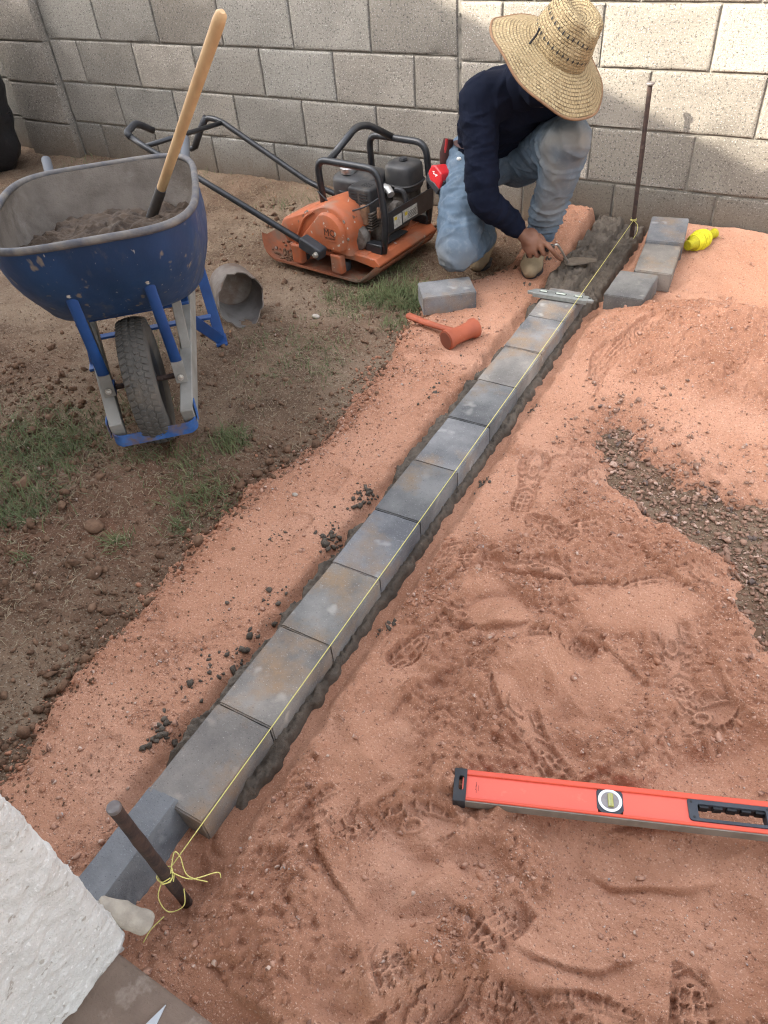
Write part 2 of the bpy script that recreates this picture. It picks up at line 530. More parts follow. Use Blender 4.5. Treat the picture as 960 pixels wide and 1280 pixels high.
# --- yard soil: one sheet far past everything
gx = lines((-80, -12, 8), (-12, -2, .5), (-2, 1.2, .022), (1.2, 3.25, .011), (3.25, 4.9, .022), (4.9, 8, .1), (8, 80, 8))
gy = lines((-80, -12, 8), (-12, -4, .5), (-4, -3.3, .02), (-3.3, -1.2, .011), (-1.2, .05, .012), (.05, 8, .5), (8, 80, 8))
GX, GY = np.meshgrid(gx, gy, indexing='ij')
GZ = h_dirt(GX, GY)
_me, _ = grid_mesh('ground', GX, GY, GZ)
_red = sstep(3.2, 2.7, GX - .35 * (GY + 2.6)) * sstep(-1.7, -2.3, GY) * (.45 + .6 * fbm(GX, GY, 5, 3, 5)) \
    + .5 * np.clip(fbm(GX, GY, 4, 3, 6) - .1, 0, 1)
vattr(_me, 'red', np.clip(_red, 0, 1).ravel())
structure(link('ground', _me, 'soil', ang=180))
del GX, GY, GZ
# --- sand
sx = lines((2.86, 3.60, .0055), (3.60, 4.52, .0028), (4.52, 4.72, .005), (4.72, 5.0, .012), (5.0, 8.5, .10))
sy = lines((-3.9, -3.45, .012), (-3.45, -2.95, .0042), (-2.95, -1.45, .0028), (-1.45, -.02, .0062))
SX, SY = np.meshgrid(sx, sy, indexing='ij')
LO, COVER, NEAR, RIGHT = sand_parts(SX, SY)
rough_m = loose_zone(SX, SY)
_cr = np.abs(fbm(SX, SY, 30, 2, 143))
FINE = rough_m * (.016 * (_cr - .10) + .010 * fbm(SX, SY, 80, 2, 137)) + (1 - rough_m) * (.0024 * fbm(SX, SY, 75, 2, 137) + .006 * np.clip(fbm(SX, SY, 24, 3, 139) - .12, 0, 1))
# scarps left by shovel and boots: a sharp lip on one side, a soft ramp on the other
_rs = np.random.RandomState(77)
SC = [(4.02, -2.20, .35, .30, .9), (4.18, -2.34, -.25, .26, -1.2), (3.90, -2.42, .15, .22, 1.4), (4.30, -2.56, 1.0, .28, .8), (4.08, -2.62, -.5, .30, 1.0), (3.84, -2.62, 1.2, .20, -.9), (4.42, -2.32, -.9, .26, 1.1),
      (3.98, -2.82, .6, .26, -1.0), (4.26, -2.98, .2, .34, .9), (3.86, -3.02, -.7, .24, 1.2), (4.10, -3.14, .9, .26, -1.1), (4.46, -3.02, 1.3, .24, .7), (3.80, -2.28, 1.3, .18, 1.0), (4.22, -2.04, -.6, .24, .8),
      (3.86, -1.70, .8, .20, -.8), (3.98, -1.24, .3, .26, .9), (4.22, -1.20, -.4, .30, -.7), (4.40, -2.78, .4, .22, 1.0)]
LIP = np.zeros_like(LO)
for (_x, _y, _a, _L, _cv) in SC:
    _c, _s2 = math.cos(_a), math.sin(_a)
    _u = (SX - _x) * _c + (SY - _y) * _s2; _v = -(SX - _x) * _s2 + (SY - _y) * _c
    _v = _v - _cv * _u ** 2 * 1.6 + .012 * fbm(SX, SY, 14, 3, int(_L * 1000))
    _amp = sstep(_L * .62, _L * .25, np.abs(_u)) * (.008 + .010 * _rs.rand())
    LIP += _amp * (np.where(_v > 0, np.exp(-_v / .055), 0) * sstep(-.002, .006, _v) - .55 * np.where(_v <= 0, np.exp(_v / .045), 0) * sstep(.004, -.004, _v))
LO = LO + LIP
H = LO + FINE
loose = np.clip(rough_m * (.85 + .9 * fbm(SX, SY, 9, 3, 149)) + .35 * np.clip(fbm(SX, SY, 7, 3, 151) - .05, 0, 1) + .7 * np.exp(-((SX - np.interp(SY, XB_Y, XB_X)) / .10) ** 2), 0, 1)
BOOTS = [(3.86, -1.60, 1.9), (3.93, -1.80, 1.2), (3.80, -1.86, 1.75), (4.08, -1.96, .55), (4.26, -2.06, .75), (3.98, -2.06, 2.7), (3.90, -2.22, .35),
         (4.14, -2.28, 1.35), (3.82, -2.46, 1.05), (4.02, -2.42, .2), (4.32, -2.30, 2.0), (3.86, -2.68, 1.5), (4.10, -2.60, 2.5), (4.36, -2.46, .9),
         (3.93, -2.92, .5), (4.22, -2.90, 1.2), (4.02, -3.08, 2.4), (3.80, -3.02, 1.2), (4.30, -3.05, .3), (4.48, -2.86, 1.8), (4.10, -3.20, 1.0),
         (4.45, -2.15, 1.1), (3.80, -1.25, 1.6), (3.74, -2.16, 1.45), (3.86, -1.05, 1.2), (4.50, -3.08, .8), (3.25, -2.38, 1.1), (3.28, -2.02, 1.7),
         (3.30, -1.62, 1.4), (3.22, -2.72, .7), (3.27, -1.36, .3), (3.30, -3.00, 1.9)]
BOOTMASK = np.zeros_like(H)
for _i, (_x, _y, _a) in enumerate(BOOTS):
    _pt = [(0, 1), (.45, 1), (0, 1), (0, .45)][_i % 4]
    _left = _x < 3.5
    _s = stamp_boot(SX, SY, H, LO, _x, _y, _a, depth=.006 if _left else .012 + .007 * ((_i * 37) % 10) / 10, lug=.004 if _left else .0100, part=_pt)
    if _s:
        BOOTMASK[_s[0]] = np.maximum(BOOTMASK[_s[0]], _s[1])
# smooth scraped patches, trampled flat
for (_x, _y, _rx, _ry, _a) in ((4.12, -2.47, .16, .10, .3), (3.92, -2.36, .12, .07, -.5), (3.83, -2.80, .10, .14, .2), (4.20, -2.18, .17, .07, .6), (4.0, -3.0, .15, .1, .8),
                               (3.75, -1.5, .10, .25, 0), (3.25, -2.5, .1, .25, 0)):
    _c, _s2 = math.cos(_a), math.sin(_a)
    _u = ((SX - _x) * _c + (SY - _y) * _s2) / _rx; _v = (-(SX - _x) * _s2 + (SY - _y) * _c) / _ry
    _m = sstep(1.1, .7, np.sqrt(_u * _u + _v * _v) + .15 * fbm(SX, SY, 9, 2, 19))
    H = H * (1 - _m * .85) + (LO - .010 + .0012 * fbm(SX, SY, 40, 2, 23)) * _m * .85
    BOOTMASK = np.maximum(BOOTMASK, _m * .8)
loose = loose * (1 - .85 * BOOTMASK)
DIRT = h_dirt(SX, SY)
HS = (DIRT - .02) + (H - DIRT + .02) * COVER
# the trench that holds the mortar bed
_d = np.abs(SX - row_x(SY))
HS = np.where((SY < -3.27) & (SX > 3.55), np.minimum(HS, .030 + .35 * np.maximum(0, SY + 3.318) + 0 * HS), HS)
_tr = sstep(.150, .110, _d + .01 * fbm(SX, SY, 25, 2, 3)) * sstep(-3.20, -3.08, SY)
HS = HS * (1 - _tr) + np.minimum(HS, .012) * _tr
_keepv = COVER > .02
_keep = _keepv[:-1, :-1] | _keepv[1:, :-1] | _keepv[1:, 1:] | _keepv[:-1, 1:]
_keep &= ~((_d[:-1, :-1] < .06) & (SY[:-1, :-1] > -3.05))
_me, _used = grid_mesh('sand', SX, SY, HS, _keep)
vattr(_me, 'loose', loose.ravel()[_used])
structure(link('sand', _me, 'sand', ang=180))
def bil(gxs, gys, Z, x, y):
    i = np.clip(np.searchsorted(gxs, x) - 1, 0, len(gxs) - 2); j = np.clip(np.searchsorted(gys, y) - 1, 0, len(gys) - 2)
    a = np.clip((x - gxs[i]) / (gxs[i + 1] - gxs[i]), 0, 1); b = np.clip((y - gys[j]) / (gys[j + 1] - gys[j]), 0, 1)
    return (Z[i, j] * (1 - a) + Z[i + 1, j] * a) * (1 - b) + (Z[i, j + 1] * (1 - a) + Z[i + 1, j + 1] * a) * b
def ground_z(x, y):
    """top of whatever lies there"""
    x = np.atleast_1d(np.asarray(x, float)); y = np.atleast_1d(np.asarray(y, float))
    z = h_dirt(x, y)
    zs = bil(sx, sy, HS, x, y)
    ok = (x > 2.86) & (y > -3.9) & (y < -.02)
    z = np.where(ok, np.maximum(z, zs), z)
    return np.maximum(z, np.where((np.abs(x - row_x(y)) < .17) & (y > -3.2) & (y < 0), h_mortar(x, y), -1))
def gz(x, y):
    return float(ground_z(x, y)[0])
# --- mortar bed
mx = lines((-.17, .17, .004)); my = lines((-3.20, .0, .0045))
MX, MY = np.meshgrid(mx, my, indexing='ij')
MX = MX + row_x(MY)
MZ = h_mortar(MX, MY)
_kv = MZ > -.015
_me, _ = grid_mesh('mortar_bed', MX, MY, MZ, _kv[:-1, :-1] | _kv[1:, 1:])
structure(link('mortar_bed', _me, 'mortar', ang=180))

# --- loose stones: real little rocks, joined because nobody could count them
_ico = bmesh.new(); bmesh.ops.create_icosphere(_ico, subdivisions=1, radius=1)
ICO_V = np.array([v.co[:] for v in _ico.verts]); ICO_F = np.array([[v.index for v in f.verts] for f in _ico.faces]); _ico.free()
OCT_V = np.array([(1, 0, 0), (-1, 0, 0), (0, 1, 0), (0, -1, 0), (0, 0, 1), (0, 0, -1)], float)
OCT_F = np.array([(0, 2, 4), (2, 1, 4), (1, 3, 4), (3, 0, 4), (2, 0, 5), (1, 2, 5), (3, 1, 5), (0, 3, 5)])
def rocks(name, x, y, size, m, seed, flat=.65, sink=.25, zf=None, smooth=False, lod=False):
    rs = np.random.RandomState(seed); n = len(x)
    z = (zf or ground_z)(x, y)
    IV, IF = (OCT_V, OCT_F) if lod else (ICO_V, ICO_F)
    base = IV[None] * (1 + 1.0 * (rs.rand(n, len(IV), 1) - .5))
    sc = np.stack([rs.uniform(.7, 1.35, n), rs.uniform(.6, 1.0, n), rs.uniform(.45, flat + .25, n)], -1) * size[:, None] * .5
    v = base * sc[:, None]
    def rot(v, ax_, a):
        c, s = np.cos(a)[:, None], np.sin(a)[:, None]
        o = v.copy(); i, j = [(1, 2), (0, 2), (0, 1)][ax_]
        o[..., i] = v[..., i] * c - v[..., j] * s; o[..., j] = v[..., i] * s + v[..., j] * c
        return o
    v = rot(v, 0, rs.normal(0, .5, n)); v = rot(v, 1, rs.normal(0, .5, n)); v = rot(v, 2, rs.uniform(0, 6.28, n))
    v[..., 0] += x[:, None]; v[..., 1] += y[:, None]; v[..., 2] += (z + size * (.25 - sink * .5))[:, None]
    f = IF[None] + (np.arange(n) * len(IV))[:, None, None]
    me = raw_mesh(name, v.reshape(-1, 3), f.reshape(-1, 3))
    return link(name, me, m, smooth=smooth, ang=50)
def scatter(n, x0, x1, y0, y1, dens, seed):
    rs = np.random.RandomState(seed)
    x = rs.uniform(x0, x1, n); y = rs.uniform(y0, y1, n)
    k = rs.rand(n) < dens(x, y)
    return x[k], y[k]
def _off_row(x, y):
    return (np.abs(x - row_x(y)) > .135) | (y < -3.15)
def _sand_d(x, y):
    lo, cov, near, right = sand_parts(x, y)
    l = bil(sx, sy, loose, x, y); b = bil(sx, sy, BOOTMASK, x, y)
    clus = np.clip(fbm(x, y, 4.5, 3, 171) * 2.2 + .25, 0, 1)
    return (.14 + .86 * clus * l) * (1 - .9 * b) * cov * _off_row(x, y) * (.65 + .35 * near)
_x, _y = scatter(160000, 2.95, 4.85, -3.5, -.05, lambda x, y: .25 * _sand_d(x, y) ** .5 + .75 * _sand_d(x, y), 306)
_s = np.random.RandomState(307).uniform(.0020, .0052, len(_x))
tag(rocks('sand_grains', _x, _y, _s, 'pebble_sand', 308, lod=True), 'coarse pink grit lying over the whole sand surface', 'grit', kind='stuff')
_x, _y = scatter(42000, 2.95, 4.85, -3.5, -.05, _sand_d, 301)
_s = np.random.RandomState(302).gamma(2.4, .0023, len(_x)).clip(.0034, .020)
_xc, _yc = scatter(30000, 2.98, 4.85, -3.5, -.05, lambda x, y: _sand_d(x, y) * bil(sx, sy, loose, x, y) ** 1.5 * .8, 341)
tag(rocks('sand_lumps', _xc, _yc, np.random.RandomState(342).gamma(2.2, .0030, len(_xc)).clip(.004, .020), 'sand_lump', 343, flat=.75, sink=.45), 'soft lumps of damp red sand in the churned ground', 'sand lumps', kind='stuff')
tag(rocks('sand_grit', _x, _y, _s, 'pebble_sand', 303), 'small reddish stones strewn over the pink sand', 'pebbles', kind='stuff')
def _soil_d(x, y):
    lo, cov, near, right = sand_parts(x, y)
    band = np.exp(-((x - np.interp(y, XB_Y, XB_X)) / .12) ** 2) * .8 * sstep(-1.6, -2.1, y)
    base = .12 + .9 * sstep(-1.8, -2.4, y) * np.clip(fbm(x, y, 3.5, 3, 181) * 2 + .5, 0, 1)
    return np.clip(base + band, 0, 1) * (cov < .6)
_x, _y = scatter(36000, 1.3, 3.35, -3.4, -.1, lambda x, y: np.clip(_soil_d(x, y) + .2, 0, 1), 316)
tag(rocks('soil_crumbs', _x, _y, np.random.RandomState(317).uniform(.003, .008, len(_x)), 'pebble_soil', 318, lod=True), 'fine brown soil crumbs over the bare yard dirt', 'soil', kind='stuff')
_x, _y = scatter(22000, 1.6, 3.35, -3.4, -.2, _soil_d, 311)
_s = np.random.RandomState(312).gamma(1.9, .0056, len(_x)).clip(.005, .048)
tag(rocks('soil_clods', _x, _y, _s, 'pebble_soil', 313, flat=.8, zf=ground_z), 'crumbly brown soil clods and stones on the bare yard dirt', 'soil', kind='stuff')
_x, _y = scatter(26000, 2.85, 3.40, -3.4, -.6, lambda x, y: .8 * np.exp(-((x - np.interp(y, XB_Y, XB_X) + .02) / .075) ** 2) * np.clip(fbm(x, y, 8, 3, 351) * 2 + .5, .1, 1), 352)
_h = len(_x) // 2
_s = np.random.RandomState(353).gamma(1.8, .0032, len(_x)).clip(.003, .020)
tag(rocks('border_crumbs', _x[:_h], _y[:_h], _s[:_h], 'sand_lump', 354, flat=.8), 'reddish crumbs where the sand strip thins into brown dirt', 'crumbs', kind='stuff')
tag(rocks('border_clods', _x[_h:], _y[_h:], _s[_h:], 'pebble_soil', 355, flat=.8), 'brown soil clods spilled on the edge of the sand strip', 'clods', kind='stuff')
def _gr_d(x, y):
    g = poly_sd(x, y, GRAVEL) + .09 * fbm(x, y, 6, 4, 61)
    return sstep(.05, -.03, g) * .95 + (.05 + .16 * (y > -1.66)) * sstep(.28, .02, g)
_x, _y = scatter(27000, 3.7, 5.2, -2.5, -1.25, _gr_d, 321)
_s = np.random.RandomState(322).gamma(2.0, .0036, len(_x)).clip(.0035, .026)
tag(rocks('gravel', _x, _y, _s, 'gravel', 323, flat=.28, sink=.0), 'brown crushed gravel showing through a hollow in the sand', 'gravel', kind='stuff')
# clods of mortar dropped beside the row
_rs = np.random.RandomState(331)
_cx = []; _cy = []; _cs = []
for (px, py, r_, n_, s0) in ((3.385, -2.80, .045, 26, .018), (3.40, -2.96, .03, 30, .017), (3.42, -2.72, .04, 22, .018), (3.40, -2.55, .05, 20, .014), (3.415, -2.30, .03, 40, .018),
                             (3.40, -2.12, .035, 44, .017), (3.36, -2.26, .05, 8, .010), (3.35, -1.50, .06, 18, .013), (3.33, -1.60, .08, 12, .010), (3.37, -1.30, .05, 12, .010), (3.30, -1.75, .10, 8, .011),
                             (3.36, -.80, .05, 20, .013), (3.68, -1.9, .02, 18, .013), (3.69, -2.5, .02, 16, .012), (3.67, -1.5, .02, 18, .012), (3.35, -.45, .05, 22, .015), (3.26, -2.35, .02, 14, .011), (3.30, -2.62, .03, 10, .010)):
    n_ = int(n_ * 1.4); _cx += list(_rs.normal(px, r_ * .50, n_)); _cy += list(_rs.normal(py, r_ * .85, n_)); _cs += list(_rs.gamma(1.6, s0 / 3.6, n_))
_cx, _cy, _cs = np.array(_cx), np.array(_cy), np.array(_cs)
_k = np.abs(_cx - row_x(_cy)) > .085
tag(rocks('mortar_crumbs', _cx[_k], _cy[_k], _cs[_k].clip(.003, .022), 'mortar', 333, flat=.8), 'dark wet mortar crumbs dropped on the sand beside the paver row', 'mortar', kind='stuff')
# ------------------------------------------------------------------ block wall
BL, BH = 0.44704, 0.22352
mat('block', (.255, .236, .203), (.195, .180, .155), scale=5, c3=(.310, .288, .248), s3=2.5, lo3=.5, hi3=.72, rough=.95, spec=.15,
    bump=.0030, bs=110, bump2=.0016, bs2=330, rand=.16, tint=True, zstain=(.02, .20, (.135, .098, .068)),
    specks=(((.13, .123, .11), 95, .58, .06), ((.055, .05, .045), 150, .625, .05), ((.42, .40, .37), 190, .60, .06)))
mat('joint', (.25, .23, .195), (.15, .138, .118), scale=14, rough=.95, spec=.1, bump=.003, bs=120)
def block_mesh(name, L, Hh, seed, T=.05):
    """front face as a grid whose rim is rounded and chipped"""
    nx, nz = max(4, int(L / .045)), 5
    rs = np.random.RandomState(seed)
    xs = np.concatenate([[0, .005], np.linspace(.012, L - .012, nx), [L - .005, L]]); zs = np.concatenate([[0, .005], np.linspace(.012, Hh - .012, nz), [Hh - .005, Hh]])
    Xg, Zg = np.meshgrid(xs, zs, indexing='ij')
    e = np.minimum(np.minimum(Xg, L - Xg), np.minimum(Zg, Hh - Zg))
    Yg = .004 * (1 - np.clip(e / .006, 0, 1)) ** 2 + rs.normal(0, .0007, Xg.shape)
    chip = (rs.rand(*Xg.shape) < .10) & (e < .008)
    Yg = Yg + chip * rs.uniform(.002, .007, Xg.shape)
    mb = MB(); n0, n1 = Xg.shape
    idx = lambda i, j: i * n1 + j
    vs_ = [(Xg[i, j], Yg[i, j], Zg[i, j]) for i in range(n0) for j in range(n1)]
    fs = [(idx(i, j), idx(i + 1, j), idx(i + 1, j + 1), idx(i, j + 1)) for i in range(n0 - 1) for j in range(n1 - 1)]
    rim = [idx(i, 0) for i in range(n0)] + [idx(n0 - 1, j) for j in range(1, n1)] + [idx(i, n1 - 1) for i in range(n0 - 2, -1, -1)] + [idx(0, j) for j in range(n1 - 2, 0, -1)]
    b0 = len(vs_)
    vs_ += [(vs_[k][0], T, vs_[k][2]) for k in rim]
    m_ = len(rim)
    fs += [(rim[(k + 1) % m_], rim[k], b0 + k, b0 + (k + 1) % m_) for k in range(m_)]
    mb.add(vs_, fs)
    me = mb.mesh(name); me.materials.append(MATS['block'])
    me.polygons.foreach_set('use_smooth', [True] * len(me.polygons)); me.set_sharp_from_angle(angle=R(50))
    return me
JT = .0075
_cache = {}
def put_block(parent, x, z, L, y=0, hh=BH, seed=0, tone=1.0, warm=0.0):
    key = (round(L, 3), round(hh, 3), seed % 4)
    if key not in _cache:
        _cache[key] = block_mesh('block', L - JT, hh - JT, 900 + len(_cache))
    o = bpy.data.objects.new('block', _cache[key]); COL.objects.link(o); o.parent = parent
    o.location = (x + JT / 2, y, z + JT / 2)
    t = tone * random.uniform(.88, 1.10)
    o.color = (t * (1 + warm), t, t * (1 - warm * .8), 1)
wall = thing('block_wall', 'long grey concrete block wall behind the yard with a sunlit upper corner', 'wall', (0, 0, 0))
NC = 9
_sd = 0
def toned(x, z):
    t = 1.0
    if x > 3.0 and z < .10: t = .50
    elif x > 3.0 and z < .40: t = .66                 # darker blocks low on the right-hand stretch
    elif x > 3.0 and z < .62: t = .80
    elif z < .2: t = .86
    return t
for k in range(0, NC):
    z = k * BH
    # left stretch, X 0 .. 6 blocks; half-block bond
    odd = (k % 2 == 0)
    xs = [0] + [(i + .5) * BL for i in range(6)] + [6 * BL] if odd else [i * BL for i in range(7)]
    for a, b in zip(xs[:-1], xs[1:]):
        _sd += 1
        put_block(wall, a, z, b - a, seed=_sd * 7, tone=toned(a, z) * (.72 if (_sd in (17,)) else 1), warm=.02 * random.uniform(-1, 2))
    # right stretch past the control joint: courses a finger lower, blocks a touch shorter
    zr = z - .016
    L = BL * .965
    ph = {0: .75, 1: .45, 2: .95, 3: .45}[k % 4] if k >= 0 else .75
    x = 6 * BL + .012; b = 6 * BL + ph * L + .012
    while x < 6.6:
        _sd += 1
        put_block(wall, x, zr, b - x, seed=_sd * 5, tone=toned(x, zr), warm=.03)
        x = b; b = b + L
    # pilaster at the left, proud of the wall, and the wall beyond it
    _sd += 1
    put_block(wall, -1.0 * BL, z - .006, BL, y=-.055, seed=_sd, tone=toned(0, z), warm=.05)
    x = -BL; i = 0
    while x > -3.2:
        L2 = BL if (i or not odd) else BL * .5
        _sd += 1
        put_block(wall, x - L2, z - .006, L2, seed=_sd * 3, tone=toned(0, z) * .9)
        x -= L2; i += 1
MB().box((1.45, .034, .87), (13.0, .050, 2.26)).build('mortar_joints', 'joint', wall, smooth=False)
MB().box((-.5 * BL, -.013, .87), (BL - .014, .06, 2.26)).build('pilaster_joints', 'joint', wall, smooth=False)
MB().box((1.45, .10, .87), (13.0, .085, 2.27)).build('wall_core', 'joint', wall, smooth=False)
# crumbling mortar smears in the control joint
mb = MB(); _rs = np.random.RandomState(5)
for _i in range(40):
    mb.sphere((6 * BL + .006 + _rs.normal(0, .004), .002 + _rs.uniform(-.003, .003), _rs.uniform(.0, 1.6)), (_rs.uniform(.003, .007), .005, _rs.uniform(.006, .022)), 6, 4)
mb.build('joint_smear', 'joint', wall)

# ------------------------------------------------------------------ house behind the camera: stucco corner at the lower left, its gable shades the yard
mat('stucco', (.64, .62, .575), (.56, .54, .50), scale=9, c3=(.46, .43, .38), s3=5, lo3=.60, hi3=.78, rough=.92, spec=.2, bump=.003, bs=60, bump2=.0018, bs2=240, specks=(((.40, .37, .32), 60, .66, .03), ((.72, .70, .66), 150, .62, .06)))
mat('roof_tile', (.22, .13, .09), (.16, .09, .06), scale=6, rough=.85)
mat('sky_blocker_board', (.45, .40, .33), rough=.7)
mat('concrete', (.27, .20, .155), (.19, .138, .105), scale=6, c3=(.33, .27, .22), s3=14, lo3=.58, hi3=.7, rough=.9, bump=.0015, bs=160, bump2=.001, bs2=500)
house = thing('house', 'cream stucco house corner with rough trowelled wall beside the patio slab', 'house', (3.64, -3.29, 0))
HO = (3.64, -3.29, 0)
SL = -.39                                            # rake slope
def rake_z(x): return 3.21 + SL * (x - 1.44)
RX = -3.0                                            # ridge
# walls (a gable end parallel to the block wall, and the long side wall running away behind the camera)
xs_ = [-6, 0, 3.62]
MB().extrude([(3.625, -.1), (3.625, rake_z(3.625) - .06), (RX, rake_z(RX) - .06), (-10, rake_z(RX) - .06 + SL * (10 + RX)), (-10, -.1)], -3.46, -3.308).build('gable_wall', 'stucco', house, off=HO, smooth=False)
MB().box((3.54, -6.5, 1.1), (.17, 6.08, 2.4)).build('side_wall', 'stucco', house, off=HO, smooth=False)
mb = MB()
for x0, x1 in ((4.30, RX), (RX, -10.6)):
    za = rake_z(x0); zb = rake_z(x1) if x0 > RX else rake_z(RX) + SL * (10.6 + RX)
    p = [(x0, -2.90, za - .14), (x1, -2.90, zb - .14), (x1, -2.90, zb), (x0, -2.90, za)]
    q = [(a, -10.0, c_) for a, _, c_ in p]
    mb.add(p + q, [(0, 1, 2, 3), (7, 6, 5, 4), (0, 4, 5, 1), (1, 5, 6, 2), (2, 6, 7, 3), (3, 7, 4, 0)])
mb.build('roof', 'roof_tile', house, off=HO, smooth=False)
MB().box((6.15, -6.40, 2.28), (3.7, 6.0, .10)).build('sky_blocker', 'sky_blocker_board', house, off=HO, smooth=False)  # unseen cover, added to hold sky light off the near sand
for _px in (5.4, 7.8):
    MB().box((_px, -3.42, 1.12), (.12, .12, 2.2)).build('sky_blocker_post', 'sky_blocker_board', house, off=HO, smooth=False)  # posts under the added light-blocking cover
# the stucco skin one sees: rounded corner, hand-trowelled relief
_ss = np.concatenate([np.linspace(-.12, 0, 26), np.linspace(.004, .50, 125)]); _zz = np.linspace(.036, 1.0, 220)
S_, Z_ = np.meshgrid(_ss, _zz, indexing='ij')
rc = .018
Xp = np.where(S_ < 0, 3.64 - rc + S_ + rc * 0, 3.64); Yp = np.where(S_ < 0, -3.29, -3.29 - rc - S_)
NXn = np.where(S_ < 0, 0., 1.); NYn = np.where(S_ < 0, 1., 0.)
_cor = np.abs(S_) < 1e-9
Xp = np.where(_cor, 3.64 - rc * .29, Xp); Yp = np.where(_cor, -3.29 - rc * .29, Yp); NXn = np.where(_cor, .707, NXn); NYn = np.where(_cor, .707, NYn)
D_ = -.010 * np.clip(np.abs(fbm(S_ + .5 * Z_, Z_ - .35 * S_, 15, 3, 221)) * -1 + .035, 0, 1) * 8 * np.clip(fbm(S_, Z_, 12, 2, 223) + .2, 0, 1) + .0022 * fbm(S_ * 1.0, Z_, 9, 3, 201) + .0030 * np.clip(np.abs(fbm(S_ * .8 + Z_ * .5, Z_ * .8 - S_ * .4, 30, 3, 207)) - .08, 0, 1) * 2 + .0032 * fbm(S_, Z_, 105, 2, 209)
D_ = D_ - .03 * sstep(.075, .040, Z_ + .015 * fbm(S_, Z_, 18, 2, 215)) * .5
_me, _ = grid_mesh('stucco_skin', Xp + NXn * D_ - HO[0], Yp + NYn * D_ - HO[1], Z_)
link('stucco_skin', _me, 'stucco', house, ang=180)
# broken lump of base coat sticking out at the foot of the corner
mb = MB(); mb.tube(smooth_path([(3.585, -3.292, .120), (3.612, -3.278, .095), (3.638, -3.266, .070), (3.655, -3.258, .055)], 6), [.012, .018, .021, .022, .022, .021, .021, .022, .021, .021, .021, .020, .020, .020, .020, .020, .020, .019, .017][:19], 16)
v = np.array(mb.v); v += .0045 * np.stack([noise3(v, 45, 3), noise3(v, 52, 6), noise3(v, 48, 9)], -1); mb.v = [tuple(p) for p in v]
mat('base_coat', (.40, .35, .28), (.30, .26, .21), scale=40, rough=.9, bump=.002, bs=120)
mb.build('base_coat_lump', 'base_coat', house, off=HO, ang=180)
# patio slab
slab = MB()
_xs = np.linspace(3.66, 7.0, 60); _ys = np.linspace(-8.0, -3.318, 60)
slab.box((5.25, -5.66, -.01), (3.58, 4.68, .13))
slab = structure(slab.build('patio_slab', 'concrete', bevel=.012, seg=3))
chip = MB(); chip.extrude([(-.014, -.03), (.016, -.03), (.004, .034)], 0, .003, tr(3.760, -3.372, .0585, rx=R(-90)))
mat('white_chip', (.50, .52, .54), rough=.5)
tag(chip.build('triangular_chip', 'white_chip'), 'small white triangular chip lying on the patio slab', 'chip')
# plastic-sheet bag against the wall
mat('black_plastic', (.012, .012, .014), (.02, .02, .022), scale=6, rough=.38, spec=.5, roughvar=.12, bump=.006, bs=18)
rings = []
for i in range(26):
    t = i / 25
    z = .005 + 1.22 * t
    rr = .31 * (1 - .12 * t) * (1 - max(0, (t - .72) / .28) ** 2.2 * .72) * (1 - .25 * max(0, .08 - t) / .08)
    ring = []
    for k in range(40):
        a = 2 * math.pi * k / 40
        w = 1 + .05 * math.sin(3 * a + 4 * t) + .04 * math.sin(7 * a - 9 * t) + .03 * math.sin(z * 38 + 2 * math.sin(2 * a))
        ring.append((rr * w * math.cos(a) + .34 * z ** 1.2, rr * .8 * w * math.sin(a) - .05 * z, z))
    rings.append(ring)
mb = MB().rings(rings, capa=True, capb=True, M=tr(-.635, -.350, gz(-.8, -.35) - .02))
tag(mb.build('plastic_bag', 'black_plastic', ang=180), 'tall wrinkled black plastic bag standing against the block wall', 'bag')
# ------------------------------------------------------------------ pavers
mat('paver', (.125, .125, .127), (.255, .250, .243), scale=7, lo=.36, hi=.66, c3=(.27, .19, .122), s3=5, lo3=.50, hi3=.68, rough=.9, spec=.25,
    bump=.0016, bs=230, bump2=.0008, bs2=700, tint=True,
    specks=(((.33, .33, .325), 300, .64, .10), ((.085, .085, .088), 260, .655, .10), ((.32, .31, .29), 18, .64, .12)))
def paver_mesh(seed, L=.2255, Wd=.139, T=.075):
    mb = MB(); mb.box((0, 0, T / 2), (Wd, L, T))
    me = mb.mesh('paver')
    bm = bmesh.new(); bm.from_mesh(me)
    bmesh.ops.bevel(bm, geom=[e for e in bm.edges if not all(v.co.z < .001 for v in e.verts)], offset=.0032, segments=2, affect='EDGES')
    bmesh.ops.subdivide_edges(bm, edges=[e for e in bm.edges if e.calc_length() > .05], cuts=5, use_grid_fill=True)
    rs = np.random.RandomState(seed)
    for v in bm.verts:
        n = noise3(np.array([v.co[:]]) + seed, 30, 3)[0]
        v.co += v.normal * (.0009 * n + rs.normal(0, .00035))
    bmesh.ops.recalc_face_normals(bm, faces=bm.faces)
    bm.to_mesh(me); bm.free()
    me.materials.append(MATS['paver'])
    me.polygons.foreach_set('use_smooth', [True] * len(me.polygons)); me.set_sharp_from_angle(angle=R(40))
    return me
PM = [paver_mesh(40 + i) for i in range(3)]
def paver(loc, rot, tintc, label, k=0, group=None, s=(1, 1, 1)):
    o = bpy.data.objects.new('paver', PM[k % 3]); COL.objects.link(o)
    o.location = loc; o.rotation_euler = rot; o.color = (*tintc, 1); o.scale = s
    return tag(o, label, 'paver', group)
ORD = ['first', 'second', 'third', 'fourth', 'fifth', 'sixth', 'seventh', 'eighth', 'ninth', 'tenth']
YJ = [-3.087, -2.864, -2.6325, -2.4065, -2.1875, -1.9585, -1.729, -1.502, -1.2735, -1.0395, -.800]
XL = [3.494, 3.492, 3.491, 3.487, 3.485, 3.480, 3.480, 3.472, 3.470, 3.463, 3.459]
